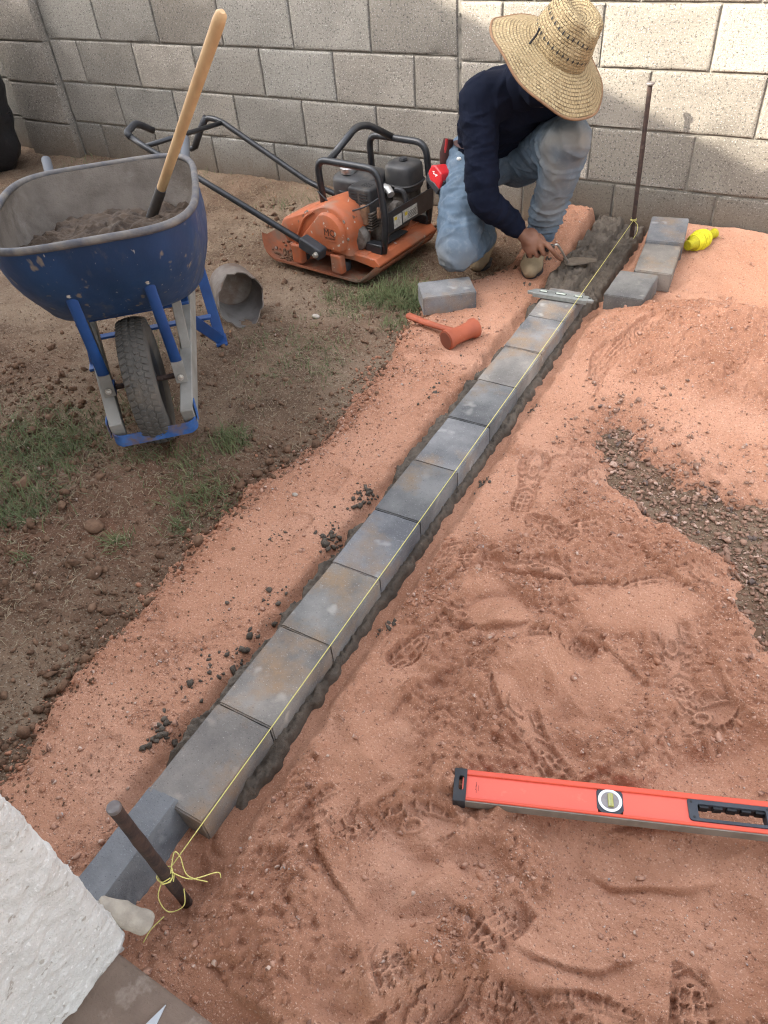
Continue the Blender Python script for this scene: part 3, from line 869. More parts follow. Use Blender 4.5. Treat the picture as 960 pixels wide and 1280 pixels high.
TINT = [(.94, .86, .78), (1.10, 1.01, .91), (1.02, .99, .93), (.93, .94, .97), (.76, .76, .75), (1.05, 1.05, 1.05), (.78, .78, .77), (1.08, 1.0, .90), (1.08, 1.06, 1.03), (1.18, 1.13, 1.06)]
LOOK = ['charcoal grey with a rusty smear', 'mid grey with tan staining', 'grey with pale worn edge', 'blue grey with white flecks', 'dark charcoal', 'pale blue grey', 'dark grey with light streaks',
        'grey with an orange sand smear', 'light silver grey', 'pale grey under the small level']
for i in range(10):
    yc = (YJ[i] + YJ[i + 1]) / 2; xc = (XL[i] + XL[i + 1]) / 2 + .0705
    paver((xc + random.uniform(-.001, .001), yc, .015 + random.uniform(-.0015, .0015)), (random.uniform(-.006, .006), random.uniform(-.008, .008), .010 + random.uniform(-.008, .008)),
          TINT[i], '%s row paver from the short stake, %s' % (ORD[i], LOOK[i]), i, 'pavers laid in the mortar row', (1.0, (YJ[i + 1] - YJ[i] - .0015) / .2255, 1))
# the odd ones
o = paver((3.564, -3.185, -.030), (0, R(-90 + 8), R(2)), (.80, .83, .87), 'bluish grey paver set on edge behind the short stake at the stucco corner', 1)
o.location = (3.580, -3.185, .031); o.rotation_euler = (0, R(-99), R(2))
paver((3.748, -.712, .040), (R(3), R(-2), R(-1)), (.80, .78, .74), 'loose grey paver with black side, farthest of three from the wall', 2, s=(1.05, .86, .95))
paver((3.782, -.495, .056), (R(4), R(1), R(6)), (.98, .90, .80), 'tan stained loose paver in the middle of three by the tall stake', 0)
paver((3.760, -.285, .086), (R(6), R(0), R(9)), (.88, .89, .91), 'loose blue grey paver closest to the block wall beside yellow line spool', 1, s=(1.05, .9, 1))
paver((3.105, -.985, gz(3.1, -.98) - .005), (R(0), R(0), R(-53)), (.92, .92, .92), 'single grey paver in the grass under the kneeling knee', 2, s=(1, .92, .95))

# ------------------------------------------------------------------ stakes, line, levels, mallet, trowel, spool
mat('rust_steel', (.070, .042, .032), (.035, .024, .021), scale=45, c3=(.13, .095, .08), s3=30, lo3=.6, hi3=.72, rough=.75, spec=.4, metal=.3, bump=.0012, bs=140)
mat('stake_head', (.20, .18, .17), (.12, .10, .095), scale=50, rough=.6, metal=.5)
mat('yellow_line', (.66, .60, .20), (.56, .50, .15), scale=300, rough=.7)
mat('yellow_spool', (.70, .64, .03), (.55, .50, .02), scale=60, rough=.55, stretch=(1, 1, 1))
def stake(base, top, r, label, head=False):
    t = thing('steel_stake', label, 'stake', base)
    b = Vector(base); d = Vector(top) - b
    n = 14
    pts = [d * (k / n) for k in range(n + 1)]
    rs = np.random.RandomState(int(r * 1e5))
    MB().tube(pts, [r * (1 + .05 * rs.randn()) for _ in pts], 14).build('shaft', 'rust_steel', t, ang=60)
    z = d.normalized()
    x = z.orthogonal().normalized(); y = z.cross(x)
    hd = MB(); hr = r * 1.7 if head else r * 1.08
    hd.lathe([(r * .98, -.002), (hr, .001), (hr * 1.02, .005), (hr * .9, .008)], 18, frame(d, x, y, z)); hd.build('head', 'stake_head', t)
    return t
NS_B, NS_T = (3.655, -3.190, -.03), (3.646, -3.197, .370)
stake(NS_B, NS_T, .0105, 'short rusty round steel stake with string knot beside the stucco corner')
FS_B, FS_T = (3.592, -.150, .0), (3.571, -.150, .640)
stake(FS_B, FS_T, .0095, 'tall thin rusty steel stake with flat head standing at the block wall', True)
line = thing('string_line', 'taut yellow mason line knotted between the two steel stakes over the pavers', 'string', NS_B)
a = Vector((3.654, -3.180, .120)); b = Vector((3.590, -.160, .125))
pts = [a.lerp(b, k / 20) - Vector((0, 0, .006 * math.sin(math.pi * k / 20))) for k in range(21)]
MB().tube(pts, .0010, 6).build('taut_line', 'yellow_line', line, off=NS_B, ang=180)
def coil(c, r, n, z0, dz, seed):
    rs = np.random.RandomState(seed)
    return [Vector((c[0] + r * math.cos(w) * (1 + .08 * rs.randn()), c[1] + r * math.sin(w) * (1 + .08 * rs.randn()), z0 + dz * w / 6.28)) for w in np.linspace(0, 6.28 * n, int(14 * n))]
MB().tube(coil((3.6515, -3.193), .0135, 3, .105, .005, 3), .0010, 6).build('knot', 'yellow_line', line, off=NS_B, ang=180)
for nm, pl in (('loose_loop', [(3.652, -3.205, .11), (3.645, -3.222, .07), (3.660, -3.226, .035), (3.680, -3.205, .04), (3.670, -3.186, .06)]),
               ('loose_loop', [(3.662, -3.188, .122), (3.655, -3.162, .145), (3.664, -3.160, .135), (3.68, -3.172, .10), (3.705, -3.158, .07)]),
               ('loose_end', [(3.660, -3.185, .12), (3.685, -3.172, .09), (3.712, -3.138, .075), (3.720, -3.140, .065)]),
               ('loose_end', [(3.655, -3.235, .028), (3.646, -3.262, .022), (3.648, -3.285, .02)])):
    MB().tube(smooth_path(pl, 8), .0010, 6).build(nm, 'yellow_line', line, off=NS_B, ang=180)
MB().tube(coil((3.588, -.150), .0115, 2.5, .120, .004, 9), .0010, 6).build('knot', 'yellow_line', line, off=NS_B, ang=180)
MB().tube(smooth_path([(3.592, -.162, .125), (3.612, -.168, .11), (3.618, -.185, .085), (3.608, -.19, .06)], 8), .0010, 6).build('loose_end', 'yellow_line', line, off=NS_B, ang=180)

mat('spool_core', (.42, .37, .015), (.32, .28, .01), scale=90, rough=.6)
# yellow line spool
sp = thing('line_spool', 'bright yellow spool of mason line lying on sand beside the loose pavers', 'spool', (3.885, -.215, gz(3.885, -.215) + .03), rz=R(66))
prof = [(.019, -.085), (.021, -.080), (.019, -.060), (.032, -.045), (.040, -.01), (.036, .02), (.026, .038), (.018, .045), (.017, .078), (.020, .082), (.020, .09)]
MB().lathe(prof, 20, tr(0, 0, 0, 0, R(90), 0)).build('core', 'spool_core', sp, ang=60)
mb = MB(); rs = np.random.RandomState(8)
for k in range(46):
    z0 = rs.uniform(-.048, .030); til = rs.uniform(-.5, .5)
    rr = np.interp(z0, [-.05, -.01, .02, .04], [.031, .0408, .037, .027])
    ring = []
    for w in np.linspace(0, 6.28, 22)[:-1]:
        xx = z0 + .012 * til * math.cos(w + k)
        r2 = np.interp(xx, [-.05, -.01, .02, .04], [.031, .0408, .037, .027])
        ring.append((xx, r2 * math.cos(w), r2 * math.sin(w)))
    mb.tube(ring, .0011, 5, closed=True)
mb.build('wound_line', 'yellow_spool', sp, ang=180)
MB().tube(smooth_path([(.09, 0, .01), (.11, -.02, -.02), (.15, -.03, -.026), (.19, -.05, -.024)], 6), .0011, 5).build('line_tail', 'yellow_line', sp, ang=180)

# torpedo level across the last paver
mat('cast_alu', (.30, .31, .29), (.22, .23, .215), scale=40, rough=.5, metal=.35, spec=.5, bump=.0005, bs=300)
mat('vial', (.45, .50, .42), rough=.15, spec=.6)
mat('dark_gap', (.03, .03, .03), rough=.8)
tz = .0925
tl = thing('torpedo_level', 'small grey aluminium torpedo level lying across the last laid paver', 'level', (3.531, -.886, tz), rz=R(3))
def wedge_plan(h0, h1, zz0, zz1):
    pl = [(-.124, -.004), (-.080, -.013), (.080, -.013), (.124, -.004), (.124, .004), (.080, .013), (-.080, .013), (-.124, .004)]
    return pl
pl = [(-.122, .006), (-.118, .0), (-.082, .0), (.082, .0), (.118, .0), (.122, .006), (.118, .014), (.075, .026), (-.075, .026), (-.118, .014)]
plan = [(-.122, -.012), (.122, -.012), (.127, -.006), (.100, .020), (.075, .024), (-.075, .024), (-.100, .020), (-.127, -.006)]
mb = MB(); n = len(plan)
vs0 = [(x, y, .006) for x, y in plan] + [(x, y, .018) for x, y in plan]
mb.add(vs0, [tuple(reversed(range(n))), tuple(range(n, 2 * n))] + [(i, (i + 1) % n, n + (i + 1) % n, n + i) for i in range(n)])
mb.build('body', 'cast_alu', tl, bevel=.002)
MB().box((0, -.0155, .009), (.205, .006, .016)).build('edge_rail', 'cast_alu', tl, bevel=.001)
for x, w, h in ((-.066, .036, .022), (0, .048, .022), (.066, .038, .022), (.108, .012, .012)):
    r_ = [(x + w / 2 * math.copysign(abs(math.cos(a)) ** .6, math.cos(a)), .004 + h / 2 * math.copysign(abs(math.sin(a)) ** .6, math.sin(a))) for a in np.linspace(0, 6.28, 19)[:-1]]
    mb = MB(); nn = len(r_); i_ = [(x + (px - x) * .9, .004 + (py - .004) * .86) for px, py in r_]
    mb.rings([[(px, py, .0181) for px, py in r_], [(px, py, .0188) for px, py in r_], [(px, py, .0188) for px, py in i_], [(px, py, .0183) for px, py in i_]])
    mb.build('window_rim', 'cast_alu', tl)
    mb = MB(); mb.add([(px, py, .0184) for px, py in i_], [tuple(range(nn))]); mb.build('vial_window', 'dark_gap' if x > .1 else 'vial_dark', tl) if False else mb.build('vial_window', 'dark_gap', tl)
    if x < .1:
        MB().tube([(x - w * .36, .004, .0188), (x + w * .36, .004, .0188)], .0035, 10).build('vial', 'vial', tl)

# long red box level in the foreground
mat('level_red', (.66, .080, .034), (.60, .068, .030), scale=3, rough=.42, spec=.5, bump=.0002, bs=500, c3=(.62, .10, .055), s3=30, lo3=.70, hi3=.76)
mat('level_face', (.78, .125, .080), (.73, .112, .072), scale=4, rough=.5, spec=.45, c3=(.60, .20, .13), s3=22, lo3=.60, hi3=.80, bump=.0002, bs=400)
mat('milled_edge', (.235, .205, .170), (.17, .145, .118), scale=20, rough=.6, metal=.35, spec=.4)
mat('black_rubber', (.018, .019, .022), (.030, .031, .034), scale=30, rough=.6, spec=.4)
mat('navy_plastic', (.030, .036, .048), (.045, .050, .060), scale=30, rough=.5, spec=.4)
mat('white_ring', (.75, .76, .74), rough=.4)
mat('ink', (.10, .025, .03), rough=.7)
LV = (4.036, -2.822, .069)
lv = thing('box_level', 'long red box level with black hand hole lying on the churned sand', 'level', LV, rz=R(21.2))
LL, LW, LT = 1.20, .062, .026
# local: x along, y 0 = milled near edge .. LW far edge; top face z = LT
def slab_with_holes(x0, x1, z0, z1, y0, y1):
    return MB().box(((x0 + x1) / 2, (y0 + y1) / 2, (z0 + z1) / 2), (x1 - x0, y1 - y0, z1 - z0))
hx0, hx1, hy0, hy1 = .420, .560, .014, .050
mb = MB()                                       # far flange, near flange
mb.box((LL / 2, LW - .0055, LT / 2), (LL - .012, .011, LT)); mb.build('flange', 'level_red', lv, bevel=.0015)
MB().box((LL / 2, .004, LT / 2), (LL - .012, .006, LT)).build('flange', 'level_red', lv, bevel=.0015)
MB().box((LL / 2, -.0005, LT / 2 - .0005), (LL - .014, .003, LT - .003)).build('milled_edge', 'milled_edge', lv, bevel=.0006)
HOLES = [(.259, .303), (hx0, hx1), (.897, .941)]
xs_ = [.010] + [v for h in HOLES for v in h] + [LL - .010]
for k in range(0, len(xs_), 2):
    MB().box(((xs_[k] + xs_[k + 1]) / 2, .029, LT - .0065), (xs_[k + 1] - xs_[k], .046, .006)).build('web', 'level_face', lv, bevel=.0004)
# webs above and below the hand hole
for (a_, b_) in ((.006, .012), (.052, .0525)):
    MB().box(((hx0 + hx1) / 2, (a_ + b_) / 2, LT - .0066), (hx1 - hx0, b_ - a_, .006)).build('web', 'level_face', lv)
def rrect(cx, cy, w, h, r, n=5):
    p = []
    for (sx_, sy_, a0) in ((1, 1, 0), (-1, 1, 90), (-1, -1, 180), (1, -1, 270)):
        for k in range(n + 1):
            a = R(a0 + 90 * k / n)
            p.append((cx + sx_ * (w / 2 - r) + r * math.cos(a), cy + sy_ * (h / 2 - r) + r * math.sin(a)))
    return p
oo = rrect((hx0 + hx1) / 2, .032, hx1 - hx0 + .004, .042, .007); ii = rrect((hx0 + hx1) / 2 + .003, .030, hx1 - hx0 - .024, .026, .003)
mb = MB(); mb.rings([[(x, y, .002) for x, y in oo], [(x, y, LT - .001) for x, y in oo], [(x, y, LT - .001) for x, y in ii], [(x, y, .002) for x, y in ii]])
hh_ = mb.build('hand_hole', 'navy_plastic', lv, bevel=.0008)
for k in range(5):
    MB().box((hx0 + .027 + k * .024, .0425, LT * .5), (.016, .008, LT * .62)).build('grip_rib', 'black_rubber', hh_, bevel=.0012)
for (x, y) in ((hx0 + .0045, .046), (hx0 + .0065, .018), (hx1 - .005, .046), (hx1 - .005, .018)):
    MB().lathe([(.0022, 0), (.0022, .0006)], 10, tr(x, y, LT - .001)).build('screw_hole', 'dark_gap', hh_)
for cx in (.281, .919):
    oct_ = [(cx + sx_ * a_, .031 + sy_ * b_) for sx_, sy_, a_, b_ in ((1, 1, .014, .0265), (-1, 1, .014, .0265), (-1, 1, .0235, .016), (-1, -1, .0235, .016), (-1, -1, .014, .0265), (1, -1, .014, .0265), (1, -1, .0235, .016), (1, 1, .0235, .016))]
    n8 = len(oct_)
    circ = [(cx + .0165 * math.cos(6.2832 * k / 32), .031 + .0165 * math.sin(6.2832 * k / 32)) for k in range(32)]
    mb = MB(); mb.add([(x, y, .004) for x, y in oct_] + [(x, y, LT - .002) for x, y in oct_], [tuple(range(n8 - 1, -1, -1)), tuple(range(n8, 2 * n8))] + [(i, (i + 1) % n8, n8 + (i + 1) % n8, n8 + i) for i in range(n8)])
    vb = mb.build('vial_block', 'navy_plastic', lv, bevel=.0008)
    MB().lathe([(.0205, 0), (.0215, .0012), (.0195, .0020), (.0165, .0012), (.0160, .0003)], 36, tr(cx, .031, LT - .002), False, False).build('vial_ring', 'white_ring', vb)
    mat('vial_pane', (.30, .27, .25), (.24, .21, .20), scale=60, rough=.12, spec=.6) if 'vial_pane' not in MATS else None
    MB().lathe([(.0164, 0), (.0164, .0005)], 32, tr(cx, .031, LT - .0021)).build('vial_pane', 'vial_pane', vb)
    mat('vial_green', (.36, .37, .10), (.30, .30, .09), scale=80, rough=.1, spec=.7) if 'vial_green' not in MATS else None
    MB().tube([(cx + .001, .031 - .012, LT - .0008), (cx + .001, .031 + .012, LT - .0008)], .0052, 12).build('vial_tube', 'vial_green', vb)
for x in (.006, LL - .006):
    mb = MB(); o_ = rrect(x, .030, .024, .066, .002, 2); i2 = rrect(x - .0 + (.002 if x < .1 else -.002), .032, .008, .024, .0035)
    n_ = len(o_)
    i2 = rrect(x + (.002 if x < .1 else -.002), .034, .0095, .028, .0035, 2)
    mb.rings([[(a_, b_, 0) for a_, b_ in o_], [(a_, b_, LT + .0005) for a_, b_ in o_], [(a_, b_, LT + .0005) for a_, b_ in i2], [(a_, b_, 0) for a_, b_ in i2]])
    mb.build('end_cap', 'black_rubber', lv, bevel=.0008)
mb = MB(); rs = np.random.RandomState(77)                # worn, illegible maker's print
for k in range(8):
    mb.box((.0365 + rs.uniform(-.0006, .0006), .020 + k * .0026, LT - .0033), (.0022 * rs.uniform(.5, 1), .0013, .0003))
for k in range(7):
    mb.box((.0405, .023 + k * .0016, LT - .0033), (.0008, .0009, .0003))
mb.build('worn_print', 'ink', lv, smooth=False)

# dead-blow mallet
mat('mallet_orange', (.37, .095, .046), (.29, .075, .038), scale=14, c3=(.42, .22, .15), s3=18, lo3=.58, hi3=.70, rough=.65, spec=.3, bump=.0006, bs=120)
mat('mallet_dark', (.16, .05, .028), rough=.7)
ML = (3.285, -1.232, gz(3.28, -1.23) + .026)
ma = thing('mallet', 'short orange dead blow mallet lying on the sand strip', 'mallet', ML)
d = Vector((.058, .128, .0)).normalized(); x_ = Vector((0, 0, 1)); y_ = d.cross(x_)
MB().lathe([(.028, -.070), (.036, -.068), (.037, -.055), (.031, -.042), (.0295, 0), (.031, .042), (.037, .055), (.036, .068), (.028, .070)], 24, frame((0, 0, .008), x_, y_, d)).build('head', 'mallet_orange', ma)
MB().lathe([(.030, -.0705), (.030, -.0722)], 24, frame((0, 0, .008), x_, y_, d)).build('strike_face', 'mallet_dark', ma)
MB().tube([(-.02, .010, .006), (-.10, .028, .0), (-.18, .050, -.006), (-.255, .070, -.006), (-.262, .072, -.006)], [(.013, .011), (.012, .010), (.015, .011), (.016, .012), (.010, .008)], 12, lateral=(.3, 1, 0)).build('handle', 'mallet_orange', ma)

# ------------------------------------------------------------------ wheelbarrow
mat('barrow_blue', (.018, .053, .135), (.012, .036, .092), scale=5, c3=(.13, .125, .115), s3=9, lo3=.58, hi3=.78, rough=.45, spec=.5, roughvar=.12, bump=.0004, bs=90, stretch=(1, 1, .28),
    specks=(((.20, .17, .14), 34, .655, .06), ((.30, .29, .27), 90, .70, .05)))
mat('barrow_brace', (.014, .062, .205), (.009, .038, .135), scale=7, c3=(.15, .12, .10), s3=16, lo3=.66, hi3=.76, rough=.5, spec=.5)
mat('dried_mortar', (.170, .142, .116), (.110, .090, .072), scale=9, c3=(.25, .22, .19), s3=5, lo3=.56, hi3=.74, rough=.9, bump=.003, bs=60, bump2=.0015, bs2=240)
mat('rim_scuffed', (.17, .15, .13), (.075, .075, .085), scale=16, c3=(.16, .10, .065), s3=9, lo3=.60, hi3=.7, rough=.6, metal=.15, bump=.0008, bs=120)
mat('wet_mud', (.098, .068, .046), (.050, .035, .025), scale=14, rough=.8, spec=.2, bump=.005, bs=70, bump2=.002, bs2=260, c3=(.17, .14, .105), s3=9, lo3=.6, hi3=.75)
mat('grey_rail', (.28, .265, .235), (.21, .195, .17), scale=10, c3=(.14, .085, .055), s3=12, lo3=.63, hi3=.74, rough=.75, bump=.0006, bs=150)
mat('tyre', (.075, .069, .061), (.105, .096, .084), scale=12, c3=(.14, .115, .088), s3=7, lo3=.60, hi3=.78, rough=.9, spec=.2, bump=.0006, bs=200)
mat('bolt_zinc', (.55, .53, .48), (.38, .34, .29), scale=90, rough=.45, metal=.8)
mat('grip_grey', (.095, .10, .11), rough=.6)
WB = thing('wheelbarrow', 'blue steel wheelbarrow full of wet mortar with its wheel toward the paver row', 'wheelbarrow', (2.576, -2.074, gz(2.576, -2.074)), rz=-.794)
WBZ = WB.location.z
def W(x, y, z): return Vector((x, y, z))
def tray_ring(t, n=56):
    """t 0 rim .. 1 floor; rounded rectangle in plan, nose at +x"""
    xb = -.665 * (1 - t) + -.43 * t; xf = .214 * (1 - t) + .020 * t
    zb = .672 * (1 - t) + .385 * t; zf = .742 * (1 - t) + .452 * t
    hw = .298 * (1 - t) + .258 * t
    bul = math.sin(math.pi * t) ** 1.2
    xf += .030 * bul; xb -= .02 * bul; hw += .026 * bul
    ring = []
    cx, lx = (xb + xf) / 2, (xf - xb) / 2
    for k in range(n):
        a = 2 * math.pi * k / n
        c_, s_ = math.cos(a), math.sin(a)
        e = 2 / 4.6
        x = cx + lx * math.copysign(abs(c_) ** e, c_); y = hw * math.copysign(abs(s_) ** e, s_)
        # narrower, rounder nose
        f = (x - xb) / (xf - xb)
        y *= 1 - (.10 + .24 * t) * f ** 3
        z = zb + (zf - zb) * f
        if t < .02: z += .012 * math.sin(3.1 * f) * 0
        ring.append(Vector((x, y, z)))
    return ring
TT = [0, .04, .1, .2, .32, .46, .6, .73, .84, .92, .97, 1.0]
def tray_profile(t):
    r_ = tray_ring(t)
    return r_
out = [tray_ring(t) for t in TT]
# rounded belly edge: pull the last rings in
def shrink(ring, k, dz):
    c_ = sum(ring, Vector()) / len(ring)
    return [Vector((c_.x + (p.x - c_.x) * k, c_.y + (p.y - c_.y) * k, p.z + dz)) for p in ring]
out += [shrink(out[-1], .95, -.012), shrink(out[-1], .86, -.017), shrink(out[-1], .5, -.018)]
tray = MB().rings(out, capb=True).build('tray', 'barrow_blue', WB, ang=180)
inn = [shrink(r_, .985, .004) for r_ in out[:-3]] + [shrink(out[-4], .90, .004), shrink(out[-4], .5, .004)]
_lm = MB().rings(inn, capb=True)
_v = np.array([tuple(p) for p in _lm.v]); _v[:, 2] += .0015 * noise3(_v, 30, 4); _v[:, 1] += .0018 * noise3(_v, 22, 8); _lm.v = [tuple(p) for p in _v]
_lin = _lm.build('mortar_crust', 'dried_mortar', tray, ang=180)
MB().tube([p for p in out[0]], .0105, 10, closed=True).build('rolled_rim', 'rim_scuffed', tray, ang=180)
# mortar load (own thing)
ld = []
for k, (s_, z_) in enumerate(((1.0, .0), (.9, .010), (.75, .016), (.55, .020), (.35, .022), (.15, .024))):
    base = tray_ring(.50)
    c_ = sum(base, Vector()) / len(base)
    ld.append([Vector((c_.x + (p.x - c_.x) * s_ * .968, c_.y + (p.y - c_.y) * s_ * .968, c_.z + (p.z - c_.z) * s_ + z_)) for p in base])
_lm = MB().rings(ld, capb=True)
me = _lm.mesh('wet_mortar_load')
bm = bmesh.new(); bm.from_mesh(me); bmesh.ops.triangulate(bm, faces=bm.faces); bmesh.ops.subdivide_edges(bm, edges=bm.edges, cuts=5, use_grid_fill=True)
for v in bm.verts:
    p = np.array([[v.co.x, v.co.y]])
    hgt = .026 * fbm(p[:, 0], p[:, 1], 7, 3, 401)[0] + .030 * abs(fbm(p[:, 0], p[:, 1], 22, 3, 405)[0]) + .030 * math.exp(-((v.co.x + .17) ** 2 + (v.co.y - .10) ** 2) / .02)
    v.co.z += hgt
bm.to_mesh(me); bm.free()
ldo = link('wet_mortar', me, 'wet_mud', ang=180)
ldo.location = WB.location; ldo.rotation_euler = WB.rotation_euler
tag(ldo, 'heap of wet brown mortar lying inside the wheelbarrow tray', 'mortar')
def rail_pt(x, side, dz=0):
    f = (.165 - x) / (.165 + 1.262)
    return Vector((x, side * (.108 + (.282 - .108) * f), .130 + (.560 - .130) * f + dz))
def bar(p, q, w, h, M=None, up=Vector((0, 0, 1))):
    p = Vector(p); q = Vector(q); d = (q - p); L = d.length; d.normalize()
    s_ = d.cross(up).normalized(); u_ = s_.cross(d)
    return MB().box((L / 2, 0, 0), (L, w, h), frame(p, d, s_, u_))
for sd_ in (-1, 1):
    bar(rail_pt(.155, sd_), rail_pt(-.95, sd_), .040, .075).build('rail', 'grey_rail', WB, bevel=.003)
    MB().tube([rail_pt(-.95, sd_), rail_pt(-1.262, sd_)], [.019, .019], 14).build('grip', 'grip_grey', WB, ang=50)
    # nose brace
    lo = Vector((.040, sd_ * .112, .238)); hi = Vector((.118, sd_ * .106, .590))
    mid = lo.lerp(hi, .12)
    br = bar(lo + Vector((.02, 0, -.03)), mid, .036, .005, up=Vector((1, 0, .2))).build('brace_foot', 'grey_rail', WB, bevel=.001)
    MB().tube([mid, lo.lerp(hi, .2), lo.lerp(hi, .5), lo.lerp(hi, .85), hi], [(.018, .006), (.017, .010), (.016, .011), (.016, .009), (.016, .004)], 12, lateral=(0, 1, 0)).build('brace', 'barrow_brace', WB)
    for q in (lo + Vector((.026, 0, -.008)), hi + Vector((.004, 0, -.012))):
        MB().lathe([(.010, 0), (.010, .003), (.0065, .003), (.006, .009), (.003, .010)], 8, frame(q, Vector((0, 1, 0)), Vector((-.2, 0, .98)), Vector((.98, 0, .2)))).build('bolt', 'bolt_zinc', WB)
    # legs: V of flat steel
    ft = Vector((-.545, sd_ * .245, .006))
    bar(rail_pt(-.30, sd_, -.03), ft, .040, .012, up=Vector((1, 0, .6))).build('leg', 'barrow_brace', WB, bevel=.002)
    bar(rail_pt(-.74, sd_, -.02), ft, .040, .012, up=Vector((1, 0, -.4))).build('leg', 'barrow_brace', WB, bevel=.002)
    MB().box((-.545, sd_ * .245, .006), (.085, .045, .012)).build('foot', 'barrow_brace', WB, bevel=.003)
    bar(rail_pt(-.10, sd_, .03), Vector((-.14, sd_ * .15, .43)), .030, .030, up=Vector((1, 0, 0))).build('riser', 'grey_rail', WB, bevel=.002)
    bar(rail_pt(-.40, sd_, .03), Vector((-.40, sd_ * .17, .40)), .038, .030, up=Vector((1, 0, 0))).build('riser', 'barrow_brace', WB, bevel=.002)
MB().box((-.24, 0, .335), (.040, .36, .012)).build('cross_bar', 'barrow_brace', WB, bevel=.002)
MB().box((-.52, 0, .125), (.030, .46, .010)).build('leg_brace', 'barrow_brace', WB, bevel=.002)
# nose guard
gp = round_path([(.06, -.128, .150), (.172, -.126, .112), (.172, .126, .112), (.06, .128, .150)], .03, 6)
mb = MB(); rr_ = []
for i, p in enumerate(gp):
    rr_.append([Vector((p.x, p.y, p.z - .020)), Vector((p.x + .004 * (abs(p.y) < .11), p.y + .004 * np.sign(p.y), p.z - .020)), Vector((p.x + .004, p.y + .004 * np.sign(p.y), p.z + .020)), Vector((p.x, p.y, p.z + .020))])
mb.rings(rr_, capa=True, capb=True)
gd = mb.build('nose_guard', 'guard_blue' if 'guard_blue' in MATS else 'rim_scuffed', WB)
mat('guard_blue', (.055, .135, .34), (.025, .075, .22), scale=12, c3=(.15, .095, .065), s3=9, lo3=.50, hi3=.62, rough=.6)
gd.data.materials[0] = MATS['guard_blue']
for sd_ in (-1, 1):
    MB().box((.135, sd_ * .135, .150), (.045, .004, .055)).build('guard_flange', 'guard_blue', WB, bevel=.001)
# wheel
wh = bpy.data.objects.new('wheel', None); COL.objects.link(wh); wh.parent = WB; wh.location = (0, 0, .203)
prof = [(.105, -.030), (.118, -.040), (.150, -.0465), (.178, -.0450), (.192, -.036), (.198, -.020), (.200, 0), (.198, .020), (.192, .036), (.178, .0450), (.150, .0465), (.118, .040), (.105, .030)]
MY_ = Matrix.Rotation(R(-90), 4, 'X')
ty = MB().lathe(prof, 64, MY_, False, False).build('tyre', 'tyre', wh, ang=180)
mb = MB()
for k in range(58):
    a0 = 2 * math.pi * k / 58
    for row, (y, w_) in enumerate(((-.031, .020), (-.011, .015), (.011, .015), (.031, .020))):
        a = a0 + (.5 if row % 2 else 0) * 2 * math.pi / 58
        rr2 = np.interp(abs(y), [0, .02, .036], [.200, .198, .193])
        M_ = Matrix.Rotation(-a, 4, 'Y') @ Matrix.Translation((rr2, y, 0)) @ Matrix.Rotation(math.atan2(y, .09) * .8, 4, 'Z')
        mb.box((0, 0, 0), (.0065, w_, .0145), M_ @ Matrix.Rotation(.35 * (-1) ** row, 4, 'X'))
mb.build('tread', 'tyre', wh, bevel=.0012, seg=1)
MB().lathe([(.020, -.032), (.060, -.020), (.095, -.024), (.108, -.034), (.108, .034), (.095, .024), (.060, .020), (.020, .032)], 40, MY_).build('rim', 'black_rubber', wh)
MB().tube([(0, -.135, 0), (0, .135, 0)], .009, 12).build('axle', 'rust_steel', wh)
for sd_ in (-1, 1):
    MB().box((0, sd_ * .105, .0), (.05, .012, .03)).build('axle_bracket', 'barrow_brace', wh, bevel=.002)
# ------------------------------------------------------------------ shovel standing in the load
mat('ash_wood', (.56, .37, .195), (.48, .30, .15), scale=18, c3=(.40, .25, .13), s3=14, lo3=.62, hi3=.75, rough=.6, spec=.3, stretch=(1, 1, .12), bump=.0004, bs=120)
mat('socket_steel', (.10, .10, .105), (.14, .13, .12), scale=30, rough=.55, metal=.5)
sh_b = Vector((2.395, -1.722, .545)); sh_t = Vector((2.960, -1.825, 1.150))
shv = thing('shovel', 'long wooden handled shovel standing in the wheelbarrow mortar', 'shovel', sh_b)
d = sh_t - sh_b
fr_ = .21
MB().tube([d * fr_, d * (fr_ + .3), d * .7, d * .965, d * .99, d * 1.0], [.0145, .0152, .0160, .0160, .014, .007], 18).build('handle', 'ash_wood', shv, ang=50)
MB().tube([-d * .10, d * .0, d * .12, d * (fr_ + .005)], [.018, .0172, .0168, .0162], 16).build('socket', 'socket_steel', shv, ang=50)
MB().tube([-d * .17, -d * .15, -d * .11, -d * .06], [(.05, .004), (.09, .008), (.10, .010), (.022, .018)], 14, lateral=(.2, 1, 0)).build('blade', 'socket_steel', shv, ang=50)
# ------------------------------------------------------------------ plate compactor
mat('mq_orange', (.40, .108, .040), (.31, .082, .032), scale=7, c3=(.26, .165, .11), s3=7, lo3=.50, hi3=.72, rough=.6, spec=.45, roughvar=.1, bump=.0006, bs=60,
    specks=(((.42, .36, .30), 34, .68, .04), ((.13, .06, .035), 24, .69, .05)))
mat('mq_plate', (.30, .098, .045), (.20, .075, .040), scale=9, c3=(.145, .100, .070), s3=6, lo3=.48, hi3=.62, rough=.8, bump=.001, bs=90)
mat('frame_black', (.012, .013, .015), (.022, .023, .026), scale=20, rough=.38, spec=.5, c3=(.16, .15, .14), s3=42, lo3=.66, hi3=.70)
mat('engine_black', (.028, .028, .030), (.048, .046, .045), scale=18, rough=.5, spec=.4, c3=(.11, .095, .08), s3=9, lo3=.58, hi3=.74)
mat('engine_alu', (.20, .175, .15), (.11, .09, .075), scale=30, rough=.6, metal=.4, bump=.001, bs=120)
mat('chrome_dull', (.50, .50, .49), (.33, .32, .30), scale=40, rough=.35, metal=.7)
mat('rust_pipe', (.23, .13, .075), (.15, .08, .05), scale=40, rough=.85)
